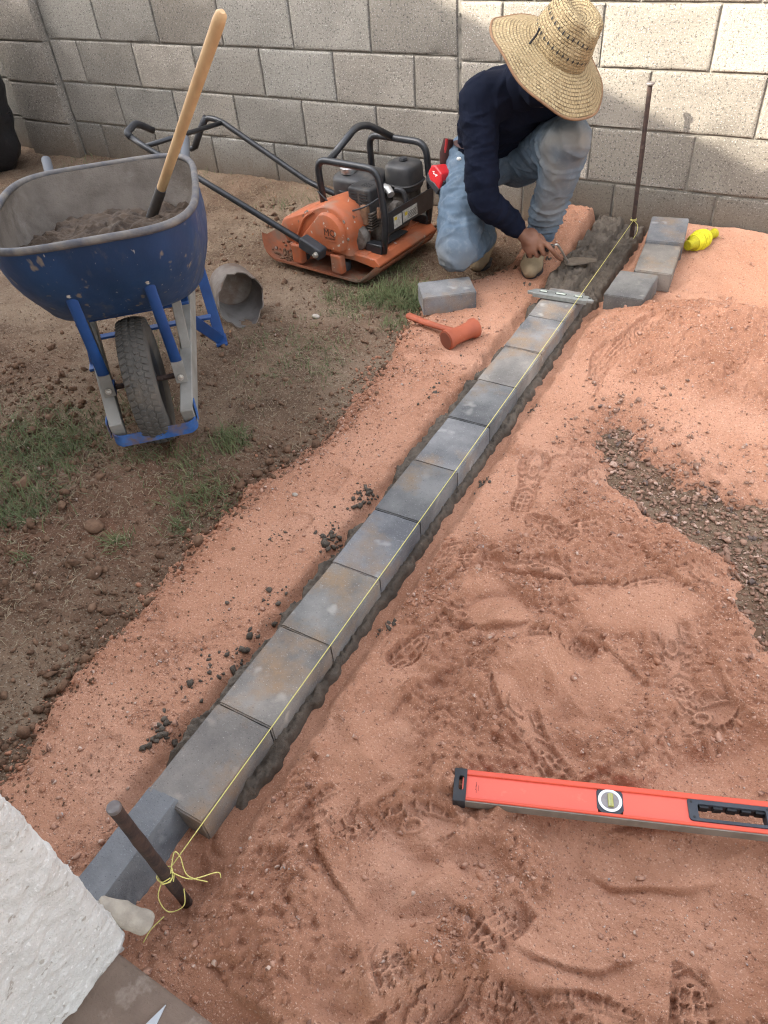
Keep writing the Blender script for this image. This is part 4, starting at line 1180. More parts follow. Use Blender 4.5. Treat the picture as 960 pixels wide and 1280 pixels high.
mat('sticker', (.58, .56, .50), (.35, .33, .29), scale=70, rough=.6)
mat('sticker_yellow', (.62, .46, .04), rough=.6)
PCX, PCY = 2.442, -.625
PC = thing('plate_compactor', 'orange plate compactor with black engine and roll frame by the block wall', 'compactor', (PCX, PCY, gz(PCX, PCY) + .004), rz=-.12)
# sole plate: dished sheet, ends turned up
nx_, ny_ = 40, 16
PX = np.linspace(-.345, .315, nx_); PY = np.linspace(-.275, .275, ny_)
def plate_z(x, y):
    z = .004
    z += .085 * max(0, (-.235 - x) / .11) ** 1.6 + .060 * max(0, (x - .23) / .085) ** 1.7
    z += .018 * max(0, (abs(y) - .245) / .03) ** 2
    return z
top_, bot_ = [], []
def plan(x, y):
    k = max(0, (abs(x + .015) - .26) / .07)
    return x, y * (1 - .16 * min(1, k) ** 2)
vt = []; vb_ = []
for x in PX:
    for y in PY:
        a_, b_ = plan(x, y); z = plate_z(x, y)
        vt.append((a_, b_, z + .010)); vb_.append((a_, b_, z))
n_ = nx_ * ny_; fs = []
for i in range(nx_ - 1):
    for j in range(ny_ - 1):
        q = (i * ny_ + j, (i + 1) * ny_ + j, (i + 1) * ny_ + j + 1, i * ny_ + j + 1)
        fs.append(q); fs.append(tuple(reversed([k + n_ for k in q])))
rim = [i * ny_ for i in range(nx_)] + [(nx_ - 1) * ny_ + j for j in range(1, ny_)] + [i * ny_ + ny_ - 1 for i in range(nx_ - 2, -1, -1)] + [j for j in range(ny_ - 2, 0, -1)]
for k in range(len(rim)):
    a_, b_ = rim[k], rim[(k + 1) % len(rim)]
    fs.append((b_, a_, a_ + n_, b_ + n_))
MB().add(vt + vb_, fs).build('sole_plate', 'mq_plate', PC, ang=40)
# deck over the plate, with its near and far lugs
deck = [(-.19, .055), (-.20, .085), (-.165, .105), (-.02, .105), (.02, .125), (.300, .115), (.325, .090), (.31, .07), (.18, .085), (.02, .075), (-.10, .055)]
MB().extrude(deck, -.215, .215).build('engine_deck', 'mq_orange', PC, bevel=.006, seg=2)
for y in (-.240, .240):
    for x, w_ in ((-.115, .06), (.115, .06)):
        MB().box((x, y, .070), (w_, .036, .085)).build('mount_lug', 'mq_orange', PC, bevel=.008, seg=3)
        MB().lathe([(.012, 0), (.012, .003), (.008, .004), (.008, .012), (.004, .013)], 8, frame((x, y - math.copysign(-.018, y), .062), Vector((1, 0, 0)), Vector((0, 0, 1)), Vector((0, math.copysign(1, y), 0)))).build('bolt', 'bolt_zinc', PC)
MB().box((.03, 0, .115), (.44, .40, .012)).build('base_frame', 'mq_orange', PC, bevel=.003)
MB().box((.245, -.02, .128), (.06, .16, .006)).build('deck_slot', 'dark_gap', PC)
for x in (-.12, .12):
    MB().lathe([(.026, 0), (.030, .02), (.026, .04)], 16, tr(x, -.205, .03)).build('rubber_mount', 'black_rubber', PC)
# belt cover, near side
def cshift(p):
    return (p[0] * .90 + .028, .108 + (p[1] - .108) * .88)
def cover_outline(k=1.0, dx=0, dz=0):
    p = []
    R1, c1 = .118, (.070, .225); R2, c2 = .066, (-.205, .170)
    for a in np.linspace(R(-28), R(112), 18): p.append((c1[0] + R1 * math.cos(a), c1[1] + R1 * math.sin(a)))
    for a in np.linspace(R(118), R(232), 10): p.append((c2[0] + R2 * math.cos(a), c2[1] + R2 * math.sin(a)))
    p += [(-.225, .108), (.178, .108)]
    c_ = (-.03, .19)
    return [cshift((c_[0] + (x - c_[0]) * k + dx, c_[1] + (z - c_[1]) * k + dz)) for x, z in p]
o0 = cover_outline(); n_ = len(o0)
rgs = [(o0, -.070), (o0, -.205), (cover_outline(.985), -.222), (cover_outline(.95), -.234), (cover_outline(.90), -.240)]
mb = MB(); mb.rings([[(x, y, z) for x, z in o_] for o_, y in rgs], capa=True, capb=True)
cov = mb.build('belt_cover', 'mq_orange', PC, ang=45)
def panel(k):
    p = []
    for a in np.linspace(R(-8), R(118), 12): p.append((.070 + .092 * k * math.cos(a), .222 + .088 * k * math.sin(a)))
    p += [(-.090 * k + .00, .185), (-.112 * k, .155), (-.095 * k, .142), (.155 * k, .142), (.163 * k, .160)]
    return [cshift(q) for q in p]
mb = MB(); mb.rings([[(x, y, z) for x, z in panel(k)] for k, y in ((1.0, -.238), (.99, -.250), (.93, -.262), (.88, -.264))], capb=True)
mb.build('raised_panel', 'mq_orange', cov, ang=40)
MB().tube(smooth_path([(-.120, -.240, .115), (-.093, -.242, .171), (-.048, -.243, .237), (.010, -.241, .275)], 6), [.006] * 19, 8).build('cover_rib', 'mq_orange', cov)
XL_ = Matrix(((1, 0, 0, 0), (0, 0, 1, 0), (0, 1, 0, 0), (0, 0, 0, 1)))
def face_text(x, z, y=-.2648):
    return frame((x, y, z), Vector((1, 0, 0)), Vector((0, 0, 1)), Vector((0, -1, 0)))
mat('emboss_dark', (.05, .022, .014), (.12, .05, .03), scale=60, rough=.7)
sq = rrect(0, 0, .064, .056, .004, 2); sqi = rrect(0, 0, .058, .050, .003, 2)
mb = MB(); mb.rings([[(x, z, .0) for x, z in sq], [(x, z, .0015) for x, z in sq], [(x, z, .0015) for x, z in sqi], [(x, z, 0) for x, z in sqi]], M=face_text(.107, .202))
mb.build('logo_frame', 'mq_orange', cov)
text_part('logo_letters', 'MQ', .040, face_text(.107, .209), 'emboss_dark', cov, .0008)
text_part('logo_name', 'MULTIQUIP', .0108, face_text(.107, .185), 'emboss_dark', cov, .0006)
text_part('maker_name', 'Mikasa', .030, face_text(.044, .122, -.2415), 'emboss_dark', cov, .0006)
mb = MB()
for dx, dz in ((-.011, .005), (.011, .005), (0, -.006)):
    mb.add([(dx - .009, dz, 0), (dx, dz - .006, 0), (dx + .009, dz, 0), (dx, dz + .006, 0)], [(0, 1, 2, 3)], face_text(-.040, .124, -.2415))
mb.build('three_diamond_mark', 'emboss_dark', cov, smooth=False)
for bx_, bz_ in ((-.19, .155), (-.16, .21), (-.03, .272), (.08, .300), (.175, .262), (.19, .19)):
    MB().lathe([(.007, 0), (.007, .003), (.004, .0035)], 6, frame((bx_ * .97, -.236, bz_ * .985), Vector((1, 0, 0)), Vector((0, 0, 1)), Vector((0, -1, 0)))).build('cover_bolt', 'bolt_zinc', cov)
MB().tube(smooth_path([(.24, -.05, .30), (.27, -.10, .33), (.22, -.165, .30), (.10, -.172, .27), (-.02, -.168, .33)], 6), .0035, 8).build('throttle_cable', 'black_rubber', PC)
MB().tube(smooth_path([(.20, -.02, .36), (.235, -.06, .385), (.262, -.09, .34), (.25, -.10, .27)], 6), .004, 8).build('spark_lead', 'black_rubber', PC)
MB().tube([(.255, -.105, .285), (.258, -.108, .245)], [.009, .012], 10).build('plug_cap', 'rust_pipe', PC)
# engine
MB().box((.135, .03, .175), (.20, .24, .11)).build('crankcase', 'engine_alu', PC, bevel=.02, seg=3)
for k in range(7):
    MB().box((.165, -.085 + .0, .195 + k * .011), (.14, .10, .004)).build('cooling_fin', 'engine_alu', PC)
MB().lathe([(.045, 0), (.055, .02), (.05, .05), (.02, .055)], 20, frame((.175, -.13, .165), Vector((1, 0, 0)), Vector((0, 0, 1)), Vector((0, -1, 0)))).build('side_cover', 'engine_alu', PC)
# fuel tank
def rbox(cx, cy, z0, z1, hx, hy, k=3.2, n=40, dome=.02, waist=0):
    rg = []
    for t, s_ in ((0, .90), (.08, .97), (.2, 1), (.55, 1), (.8, .99), (.92, .95), (1.0, .86)):
        z = z0 + (z1 - z0) * t
        rg.append([(cx + hx * s_ * math.copysign(abs(math.cos(a)) ** (2 / k), math.cos(a)), cy + hy * s_ * math.copysign(abs(math.sin(a)) ** (2 / k), math.sin(a)), z) for a in np.linspace(0, 2 * math.pi, n, endpoint=False)])
    c_ = (cx, cy)
    last = rg[-1]
    rg.append([(cx + (p[0] - cx) * .5, cy + (p[1] - cy) * .5, z1 + dome * .7) for p in last])
    return rg
tk = MB().rings(rbox(.045, .045, .262, .352, .110, .105), capa=True, capb=True).build('fuel_tank', 'engine_black', PC, ang=180)
MB().tube([Vector((.045 + .112 * math.cos(a), .045 + .107 * math.sin(a), (.300))) for a in np.linspace(0, 2 * math.pi, 40, endpoint=False)], .005, 6, closed=True).build('tank_seam', 'engine_black', tk)
cp = MB().lathe([(.034, 0), (.035, .006), (.036, .008), (.036, .022), (.030, .026), (.012, .028)], 18, tr(.020, .000, .362)).build('fuel_cap', 'chrome_dull', tk)
# muffler box with slots, air filter
mu = MB().box((.165, -.070, .305), (.120, .105, .100)).build('muffler_guard', 'engine_black', PC, bevel=.012, seg=3)
for k in range(6):
    for j in range(2):
        MB().box((.138 + j * .053, -.1235, .272 + k * .012), (.040, .004, .005)).build('slot', 'dark_gap', mu)
mb = MB()
for i in range(4):
    for j in range(3):
        mb.lathe([(.0042, 0), (.0042, .001)], 8, tr(.160 + i * .013, -.055 + j * .013 - .03, .3552))
mb.build('vent_holes', 'dark_gap', mu)['kind'] = 'stuff'
MB().tube(smooth_path([(.235, -.03, .34), (.262, -.04, .338), (.285, -.055, .325)], 4), .016, 12).build('exhaust_stub', 'chrome_dull', PC)
MB().tube(smooth_path([(.25, .02, .32), (.285, .03, .31), (.295, .035, .26)], 4), .010, 10).build('breather_hose', 'engine_black', PC)
MB().lathe([(.030, 0), (.036, .006), (.036, .035), (.026, .04)], 18, frame((.25, -.005, .245), Vector((0, 1, 0)), Vector((0, 0, 1)), Vector((1, 0, 0)))).build('carburettor', 'engine_alu', PC)
MB().box((.20, -.13, .255), (.035, .03, .08)).build('exhaust_manifold', 'rust_pipe', PC, bevel=.006)
af = MB().rings(rbox(.220, .130, .285, .392, .072, .074, dome=.008), capa=True, capb=True).build('air_filter', 'engine_black', PC, ang=60)
MB().tube([Vector((.220 + .075 * math.copysign(abs(math.cos(a)) ** .62, math.cos(a)), .130 + .077 * math.copysign(abs(math.sin(a)) ** .62, math.sin(a)), .315)) for a in np.linspace(0, 2 * math.pi, 40, endpoint=False)], .004, 6, closed=True).build('filter_band', 'engine_black', af)
MB().lathe([(.018, 0), (.020, .004), (.018, .012), (.010, .014)], 6, tr(.220, .130, .398)).build('wing_nut', 'black_rubber', af)
MB().box((.225, .135, .25), (.09, .10, .10)).build('filter_base', 'engine_alu', PC, bevel=.01)
MB().box((.10, .16, .22), (.17, .08, .12)).build('recoil_housing', 'engine_black', PC, bevel=.02, seg=3)
# roll frame
TB = .0145
HN = round_path([(.000, -.150, .125), (-.020, -.150, .455), (.300, -.150, .455), (.322, -.150, .24), (.300, -.150, .118)], .055, 7)
HF = round_path([(-.010, .205, .125), (-.020, .205, .455), (.285, .205, .455), (.305, .205, .24), (.285, .205, .118)], .055, 7)
MB().tube(HN, TB, 12).build('frame_hoop', 'frame_black', PC, ang=180)
MB().tube(HF, TB, 12).build('frame_hoop', 'frame_black', PC, ang=180)
MB().tube(round_path([(.050, -.150, .458), (.050, .04, .535), (.065, .10, .530), (.110, .205, .458)], .05, 7), TB, 12).build('lifting_bar', 'frame_black', PC, ang=180)
for x, y in ((.285, -.150), (.275, .205)):
    MB().box((x - .025, y, .135), (.085, .040, .040)).build('hoop_foot', 'frame_black', PC, bevel=.004)
lp = MB().box((.3125, .03, .235), (.005, .345, .085)).build('label_plate', 'frame_black', PC, bevel=.001)
MB().box((.3160, -.060, .225), (.0015, .055, .050)).build('warning_sticker', 'sticker', lp)
MB().box((.3160, .030, .228), (.0015, .105, .048)).build('warning_sticker', 'sticker', lp)
MB().box((.3170, -.075, .240), (.0012, .018, .012)).build('hazard_mark', 'sticker_yellow', lp)
MB().box((.3170, .000, .235), (.0012, .018, .014)).build('hazard_mark', 'sticker_yellow', lp)
mb = MB()
for k in range(5): mb.box((.3168, .045, .212 + k * .006), (.001, .06, .0016))
mb.build('printed_lines', 'dark_gap', lp, smooth=False)
# handle: two tubes laid back to the left, bent grip loops
def to_local(p):
    q = Vector(p) - Vector((PCX, PCY, PC.location.z))
    return Matrix.Rotation(.12, 3, 'Z') @ q
near = [to_local(p) for p in ((2.470, -.945, .145), (1.830, -.900, .365), (1.560, -.900, .465), (1.48, -.895, .50))]
MB().tube(near, .0135, 12).build('handle_tube', 'frame_black', PC, ang=180)
MB().tube(round_path([near[-1], to_local((1.46, -.895, .515)), to_local((1.43, -.80, .53)), to_local((1.42, -.70, .47))], .03, 5), .0155, 12).build('handle_grip', 'black_rubber', PC, ang=180)
far = [to_local(p) for p in ((2.36, -.41, .130), (2.08, -.41, .205), (1.585, -.41, .448), (1.50, -.41, .455), (1.46, -.42, .405), (1.40, -.43, .315), (1.375, -.44, .305))]
MB().tube(round_path(far, .05, 6), .0135, 12).build('handle_tube', 'frame_black', PC, ang=180)
MB().tube(round_path(far[3:6], .03, 5), .0162, 12).build('handle_grip', 'black_rubber', PC, ang=180)
MB().tube([to_local((1.60, -.41, .438)), to_local((1.555, -.895, .467))], .011, 10).build('cross_tube', 'frame_black', PC, ang=180)
bk = bar(near[0] + Vector((-.075, 0, .028)), near[0] + Vector((.035, 0, -.012)), .052, .050).build('handle_bracket', 'black_rubber', PC, bevel=.008, seg=3)
MB().lathe([(.013, 0), (.013, .004), (.008, .005), (.008, .016), (.004, .017)], 8, frame(near[0] + Vector((.020, -.026, -.006)), Vector((1, 0, 0)), Vector((0, 0, 1)), Vector((0, -1, 0)))).build('pivot_bolt', 'bolt_zinc', bk)
# soil shaken into the plate's lip
_x = RS.uniform(-.30, -.16, 150); _y = RS.uniform(-.24, -.05, 150)
v_ = []; 
mb = MB()
for a_, b_ in zip(_x, _y):
    s_ = RS.uniform(.004, .009); mb.add([tuple(p * s_ + np.array((a_, b_, plate_z(a_, b_) + .012))) for p in ICO_V], [tuple(f) for f in ICO_F])
mb.build('soil_on_plate', 'pebble_soil', PC, smooth=False)['kind'] = 'stuff'

# ------------------------------------------------------------------ broken muddy pail on its side
mat('pail', (.20, .165, .135), (.13, .10, .08), scale=11, c3=(.12, .075, .05), s3=7, lo3=.50, hi3=.64, rough=.65, spec=.35, bump=.0025, bs=50)
mat('pail_in', (.25, .23, .21), (.13, .11, .10), scale=8, rough=.4, metal=.3, c3=(.13, .09, .065), s3=10, lo3=.60, hi3=.72)
PL = (2.30, -1.300, gz(2.30, -1.30) + .098)
pail = thing('broken_pail', 'muddy broken metal pail lying on its side behind the wheelbarrow leg', 'pail', PL)
axd = Vector((.80, -.60, -.02)).normalized(); u_ = axd.cross(Vector((0, 0, 1))).normalized(); w_ = u_.cross(axd)
def pail_rings(r0, rag, z0):
    rg = []
    for t in np.linspace(0, 1, 12):
        ring = []
        for k in range(48):
            a = 2 * math.pi * k / 48
            Lk = .165 + rag * (.040 * math.sin(a * 1.0 + 2.2) + .018 * math.sin(3 * a + .5) + .010 * math.sin(9 * a) + .006 * math.sin(17 * a + 1))
            r_ = r0 * (.86 + .14 * t) * (1 + .02 * math.sin(2 * a))
            ring.append(Vector((-.085, 0, 0)).x * axd + axd * (Lk * t) + u_ * (r_ * math.cos(a)) + w_ * (r_ * math.sin(a)))
        rg.append(ring)
    return rg
oR = pail_rings(.104, 1, 0); iR = pail_rings(.099, 1, 0)
MB().rings(oR, capa=True).build('shell', 'pail', pail, ang=180)
MB().rings(iR[1:]).build('lining', 'pail_in', pail, ang=180)
MB().rings([oR[-1], iR[-1]]).build('torn_rim', 'pail', pail, ang=180)

# ------------------------------------------------------------------ kneeling worker
mat('navy_shirt', (.0040, .0062, .0150), (.0065, .0090, .0200), scale=5, rough=.9, spec=.12, bump=.0010, bs=900)
mat('skin', (.190, .090, .055), (.150, .068, .042), scale=14, rough=.55, spec=.35, bump=.0006, bs=160)
mat('boot_tan', (.27, .205, .125), (.20, .150, .092), scale=14, rough=.85, bump=.0010, bs=130)
mat('hair', (.012, .009, .008), rough=.6)
mat('belt_leather', (.045, .020, .018), rough=.6)
def denim():
    m = mat('denim', (.098, .138, .184), (.080, .115, .156), scale=9, lo=.35, hi=.65, c3=(.130, .168, .208), s3=40, lo3=.50, hi3=.66, rough=.9, spec=.15, bump=.0008, bs=800, attr='dust', attrcol=(.215, .190, .150))
    return m
denim()
def remeshed(mb, voxel, smooth_it=3):
    me = mb.mesh('tmp')
    o = bpy.data.objects.new('tmp', me); COL.objects.link(o)
    bm = bmesh.new(); bm.from_mesh(me); bmesh.ops.recalc_face_normals(bm, faces=bm.faces); bm.to_mesh(me); bm.free()
    r_ = o.modifiers.new('r', 'REMESH'); r_.mode = 'VOXEL'; r_.voxel_size = voxel; r_.adaptivity = 0
    s_ = o.modifiers.new('s', 'SMOOTH'); s_.iterations = smooth_it; s_.factor = .5
    dg = bpy.context.evaluated_depsgraph_get()
    out_ = bpy.data.meshes.new_from_object(o.evaluated_get(dg))
    bpy.data.objects.remove(o, do_unlink=True)
    return out_
def co_no(me):
    n = len(me.vertices); c_ = np.empty(n * 3); me.vertices.foreach_get('co', c_)
    nn = np.empty(n * 3); me.vertex_normals.foreach_get('vector', nn)
    return c_.reshape(-1, 3), nn.reshape(-1, 3)
def seg_dist(p, a, b):
    a = np.array(a); b = np.array(b); ab = b - a
    t = np.clip(((p - a) @ ab) / (ab @ ab), 0, 1)
    return np.linalg.norm(p - a - t[:, None] * ab, axis=1), t
V3 = Vector
hipR, hipL = V3((2.995, -.520, .420)), V3((3.160, -.425, .425))
kneeR, kneeL = V3((3.083, -.862, .190)), V3((3.430, -.655, .572))
ankR, ankL = V3((3.045, -.475, .110)), V3((3.318, -.555, .185))
shR, shL = V3((3.135, -.765, .712)), V3((3.362, -.560, .690))
elbR, wrR = V3((3.186, -.835, .410)), V3((3.275, -.690, .245))
elbL, wrL = V3((3.360, -.405, .48)), V3((3.285, -.375, .29))
pel = V3((3.078, -.475, .430)); waist = V3((3.085, -.520, .530)); chest = V3((3.155, -.600, .645)); upper = V3((3.215, -.650, .715))
neck = V3((3.270, -.690, .765)); head = V3((3.368, -.738, .838))
LAT = (shL - shR).normalized()
PO = (3.10, -.60, 0.0)
man = thing('person', 'kneeling worker in navy shirt, faded jeans and wide straw hat pressing a trowel', 'person', PO)
def lerp(a, b, t): return a.lerp(b, t)
def limb(mb, pts, rs, n=16):
    P_ = smooth_path(pts, 6); m = len(pts)
    rr = []
    for i in range(len(P_)):
        t = i / 6; k = min(m - 2, int(t)); f = t - k
        a, b = rs[k], rs[k + 1]
        rr.append(a + (b - a) * f)
    mb.tube(P_, rr, n)
    mb.sphere(pts[0], rs[0], n, 10); mb.sphere(pts[-1], rs[-1], n, 10)
# --- body: one continuous skin surface (head, neck, trunk, arms with hands, legs)
hx = V3((.585, -.075, .807)).normalized()            # crown direction of the bowed head
hf = (V3((.65, -.435, -.618)) - V3((.65, -.435, -.618)).dot(hx) * hx).normalized()   # the way the face points
hs = hx.cross(hf)
HM = frame(head, hf, hs, hx)
bd = MB()
bd.sphere((0, 0, 0), (.098, .076, .115), 20, 14, HM)                      # skull
bd.sphere((.030, 0, -.062), (.060, .054, .060), 16, 10, HM)               # jaw
bd.sphere((.098, 0, -.022), (.016, .012, .022), 10, 8, HM)                # nose
bd.sphere((.080, 0, -.060), (.014, .024, .007), 10, 6, HM); bd.sphere((.078, 0, -.073), (.014, .021, .007), 10, 6, HM)   # lips
bd.sphere((.074, 0, -.098), (.018, .022, .014), 10, 8, HM)                # chin
for s_ in (-1, 1):
    bd.sphere((-.004, s_ * .078, -.018), (.020, .010, .030), 10, 8, HM)   # ears
    bd.sphere((.082, s_ * .034, .006), (.014, .022, .008), 10, 6, HM)     # brow
limb(bd, [upper, neck, lerp(neck, head, .6)], [.062, .056, .054])
bd.tube([pel, waist, chest, upper], [(.120, .095), (.115, .085), (.130, .095), (.115, .080)], 20, lateral=LAT)
limb(bd, [shR, lerp(shR, elbR, .5), elbR, lerp(elbR, wrR, .35), wrR], [.050, .045, .038, .038, .026])
limb(bd, [shL, lerp(shL, elbL, .5), elbL, lerp(elbL, wrL, .35), wrL], [.050, .045, .038, .038, .026])
for h_, k_, a_ in ((hipR, kneeR, ankR), (hipL, kneeL, ankL)):
    limb(bd, [h_, lerp(h_, k_, .5), k_], [.080, .066, .046]); limb(bd, [k_, lerp(k_, a_, .3), a_], [.044, .044, .030])
# right hand: a fist round the trowel grip, index finger laid along the tang
Ki, Kp = V3((3.410, -.733, .222)), V3((3.330, -.733, .184))
g_ = (Ki - Kp).normalized()
KM = (Ki + Kp) / 2
f_ = (KM - wrR); f_ = (f_ - f_.dot(g_) * g_).normalized()
n_ = g_.cross(f_)
if n_.dot(CAM_LOC - KM) < 0: n_ = -n_
GRIP = KM - n_ * .034 + f_ * .006
palm = MB()
pc = lerp(wrR, KM, .62)
PMx = frame(pc - n_ * .006, f_, g_, n_)
bd.sphere((0, 0, 0), (.052, .042, .019), 18, 12, PMx)
limb(bd, [wrR, lerp(wrR, pc, .6), pc], [.027, .027, .025])
for j, (t, ln, r_) in enumerate(((1.0, 1.0, .0098), (.68, 1.05, .0102), (.35, 1.0, .0096), (.03, .82, .0086))):
    k0 = Kp.lerp(Ki, t)
    limb(bd, [lerp(wrR, k0, .55) - n_ * .004, k0 - n_ * .004], [.0105, r_ * 1.18], 10)       # metacarpal ridge
    if j == 0:
        tip = V3((3.452, -.664, .140))
        p1 = k0 + f_ * .022 * ln - n_ * .016 + g_ * .010
        p2 = p1.lerp(tip, .55) + f_ * .006
        limb(bd, [k0 - n_ * .003, p1, p2, tip], [r_ * 1.1, r_, r_ * .92, r_ * .78], 10)
    else:
        p1 = k0 + f_ * .024 * ln - n_ * .022 * ln
        p2 = k0 + f_ * .012 * ln - n_ * .046 * ln
        p3 = k0 - f_ * .012 * ln - n_ * .050 * ln
        limb(bd, [k0 - n_ * .003, p1, p2, p3], [r_ * 1.12, r_, r_ * .95, r_ * .80], 10)
th0 = lerp(wrR, Ki, .35) - n_ * .012
limb(bd, [th0, th0 + g_ * .030 + f_ * .012 - n_ * .020, th0 + g_ * .038 + f_ * .034 - n_ * .034, th0 + g_ * .044 + f_ * .052 - n_ * .040], [.014, .0125, .0110, .0090], 10)
# left hand, relaxed and half curled under the raised thigh
fl = (wrL - elbL).normalized(); gl = fl.cross(V3((0, 0, 1))).normalized(); nl = gl.cross(fl)
bd.sphere((0, 0, 0), (.048, .040, .017), 16, 10, frame(wrL + fl * .045, fl, gl, nl))
for j, (t, ln, r_) in enumerate(((.032, 1.0, .0095), (.011, 1.08, .0098), (-.011, 1.0, .0093), (-.031, .8, .0084))):
    k0 = wrL + fl * .085 + gl * t
    limb(bd, [k0 - fl * .02, k0, k0 + fl * .034 * ln - nl * .010, k0 + fl * .050 * ln - nl * .030, k0 + fl * .050 * ln - nl * .048], [r_, r_, r_ * .95, r_ * .9, r_ * .75], 10)
limb(bd, [wrL + fl * .02 + gl * .03, wrL + fl * .045 + gl * .052 - nl * .008, wrL + fl * .068 + gl * .056 - nl * .018, wrL + fl * .085 + gl * .054 - nl * .025], [.014, .012, .0105, .0085], 10)
me = remeshed(bd, .0056, 1)
me.transform(Matrix.Translation(-V3(PO)))
body = link('body', me, 'skin', man, ang=180)
# eyes and hair
for s_ in (-1, 1):
    mb = MB().sphere((.080, s_ * .034, -.010), .011, 10, 8, HM); mb.build('eye', 'stake_head', man, off=PO)
mb = MB().sphere((-.020, 0, .012), (.096, .083, .108), 20, 12, HM); mb.build('hair', 'hair', man, off=PO)
for k, r0 in enumerate((.0088,)):
    pass
# --- shirt
st = MB()
st.tube([lerp(pel, waist, .35), waist, lerp(waist, chest, .5), chest, lerp(chest, upper, .6), upper, lerp(upper, neck, .55), lerp(upper, neck, 1.0), lerp(neck, head, .28)],
        [(.148, .118), (.142, .112), (.148, .115), (.160, .120), (.150, .112), (.120, .095), (.080, .074), (.067, .065), (.060, .060)], 28, lateral=LAT)
limb(st, [lerp(shR, upper, .45), shR, lerp(shR, elbR, .45), elbR, lerp(elbR, wrR, .4), lerp(elbR, wrR, .93)], [.085, .072, .064, .055, .049, .036], 18)
limb(st, [lerp(shL, upper, .45), shL, lerp(shL, elbL, .45), elbL, lerp(elbL, wrL, .4), lerp(elbL, wrL, .93)], [.085, .072, .062, .054, .047, .036], 18)
st.sphere(lerp(waist, pel, .55), (.135, .110, .060), 18, 10)
me = remeshed(st, .0065, 4)
c_, nn = co_no(me)
def folds(c_, a, b, freq, amp, tw=0, seed=0):
    d_, t = seg_dist(c_, a, b)
    L_ = (V3(b) - V3(a)).length
    ph = t * L_ * freq * 6.283 + 4.2 * noise3(c_, 8, seed) + tw * np.arctan2(c_[:, 0] - (a[0] + b[0]) / 2, c_[:, 1] - (a[1] + b[1]) / 2)
    return amp * (np.sin(ph) ** 3 + .4 * np.sin(1.9 * ph + 1)) , d_
dis = .0065 * np.clip(.30 - np.abs(noise3(c_ * np.array([1, 1, .55]), 12, 31)), 0, 1) / .30 + .0040 * np.clip(.2 - np.abs(noise3(c_ * np.array([.6, .6, 1.4]), 22, 33)), 0, 1) / .2 + .0014 * noise3(c_, 34, 35)
f1, d1 = folds(c_, elbR, shR, 15, .0016, 2.0, 41); dis += f1 * sstep(.11, .06, d1)
f2, d2 = folds(c_, elbR, wrR, 24, .0016, 2.0, 43); dis += f2 * sstep(.09, .05, d2)
f3, d3 = folds(c_, tuple(pel), tuple(chest), 13, .0040, 1.5, 47); dis += f3 * sstep(.30, .10, d3) * (c_[:, 2] < .60)
c_ = c_ + nn * dis[:, None] - np.array(PO)
me.vertices.foreach_set('co', c_.ravel()); me.update()
shirt = link('shirt', me, 'navy_shirt', man, ang=180)
# --- jeans
jn = MB()
jn.tube([V3((3.082, -.500, .500)), pel, V3((3.075, -.462, .375))], [(.150, .118), (.165, .128), (.130, .105)], 26, lateral=LAT)
limb(jn, [hipR, lerp(hipR, kneeR, .35), lerp(hipR, kneeR, .75), kneeR], [.112, .102, .088, .074], 20)
limb(jn, [kneeR, lerp(kneeR, ankR, .4), lerp(kneeR, ankR, .85)], [.070, .068, .060], 18)
limb(jn, [hipL, lerp(hipL, kneeL, .35), lerp(hipL, kneeL, .75), kneeL], [.112, .100, .088, .078], 20)
limb(jn, [kneeL, lerp(kneeL, ankL, .22), lerp(kneeL, ankL, .5), lerp(kneeL, ankL, .78), lerp(kneeL, ankL, .97)], [.076, .074, .068, .062, .052], 18)
jn.sphere(kneeL + V3((.010, -.006, .006)), .075, 18, 12)
me = remeshed(jn, .0065, 4)
c_, nn = co_no(me)
dis = .0075 * np.clip(.32 - np.abs(noise3(c_ * np.array([1, 1, .6]), 11, 61)), 0, 1) / .32 + .0045 * np.clip(.22 - np.abs(noise3(c_ * np.array([.7, .7, 1.3]), 21, 63)), 0, 1) / .22 + .0012 * noise3(c_, 40, 65)
f1, d1 = folds(c_, ankL, tuple(lerp(ankL, kneeL, .42)), 26, .0062, .9, 71); dis += f1 * sstep(.12, .07, d1) * sstep(.40, .30, c_[:, 2])
f2, d2 = folds(c_, tuple(kneeR), tuple(hipR), 10, .0036, 2.0, 73); dis += f2 * sstep(.15, .08, d2)
f3, d3 = folds(c_, tuple(hipL), tuple(kneeL), 11, .0045, 1.6, 75); dis += f3 * sstep(.15, .08, d3)
dust = np.maximum(sstep(.16, .04, np.linalg.norm(c_ - np.array(kneeL + V3((.02, -.05, -.01))), axis=1)) * .75, sstep(.15, .05, np.linalg.norm(c_ - np.array(kneeR + V3((0, -.05, -.03))), axis=1)) * .7)
dust = np.maximum(dust, sstep(.10, .03, seg_dist(c_, kneeL + V3((.04, -.06, 0)), ankL + V3((.04, -.06, .1)))[0]) * .45)
dust = np.clip(dust * (.75 + .6 * noise3(c_, 16, 81)), 0, .85)
c2_ = c_ + nn * dis[:, None] - np.array(PO)
me.vertices.foreach_set('co', c2_.ravel()); me.update()
vattr(me, 'dust', dust)
jeans = link('jeans', me, 'denim', man, ang=180)
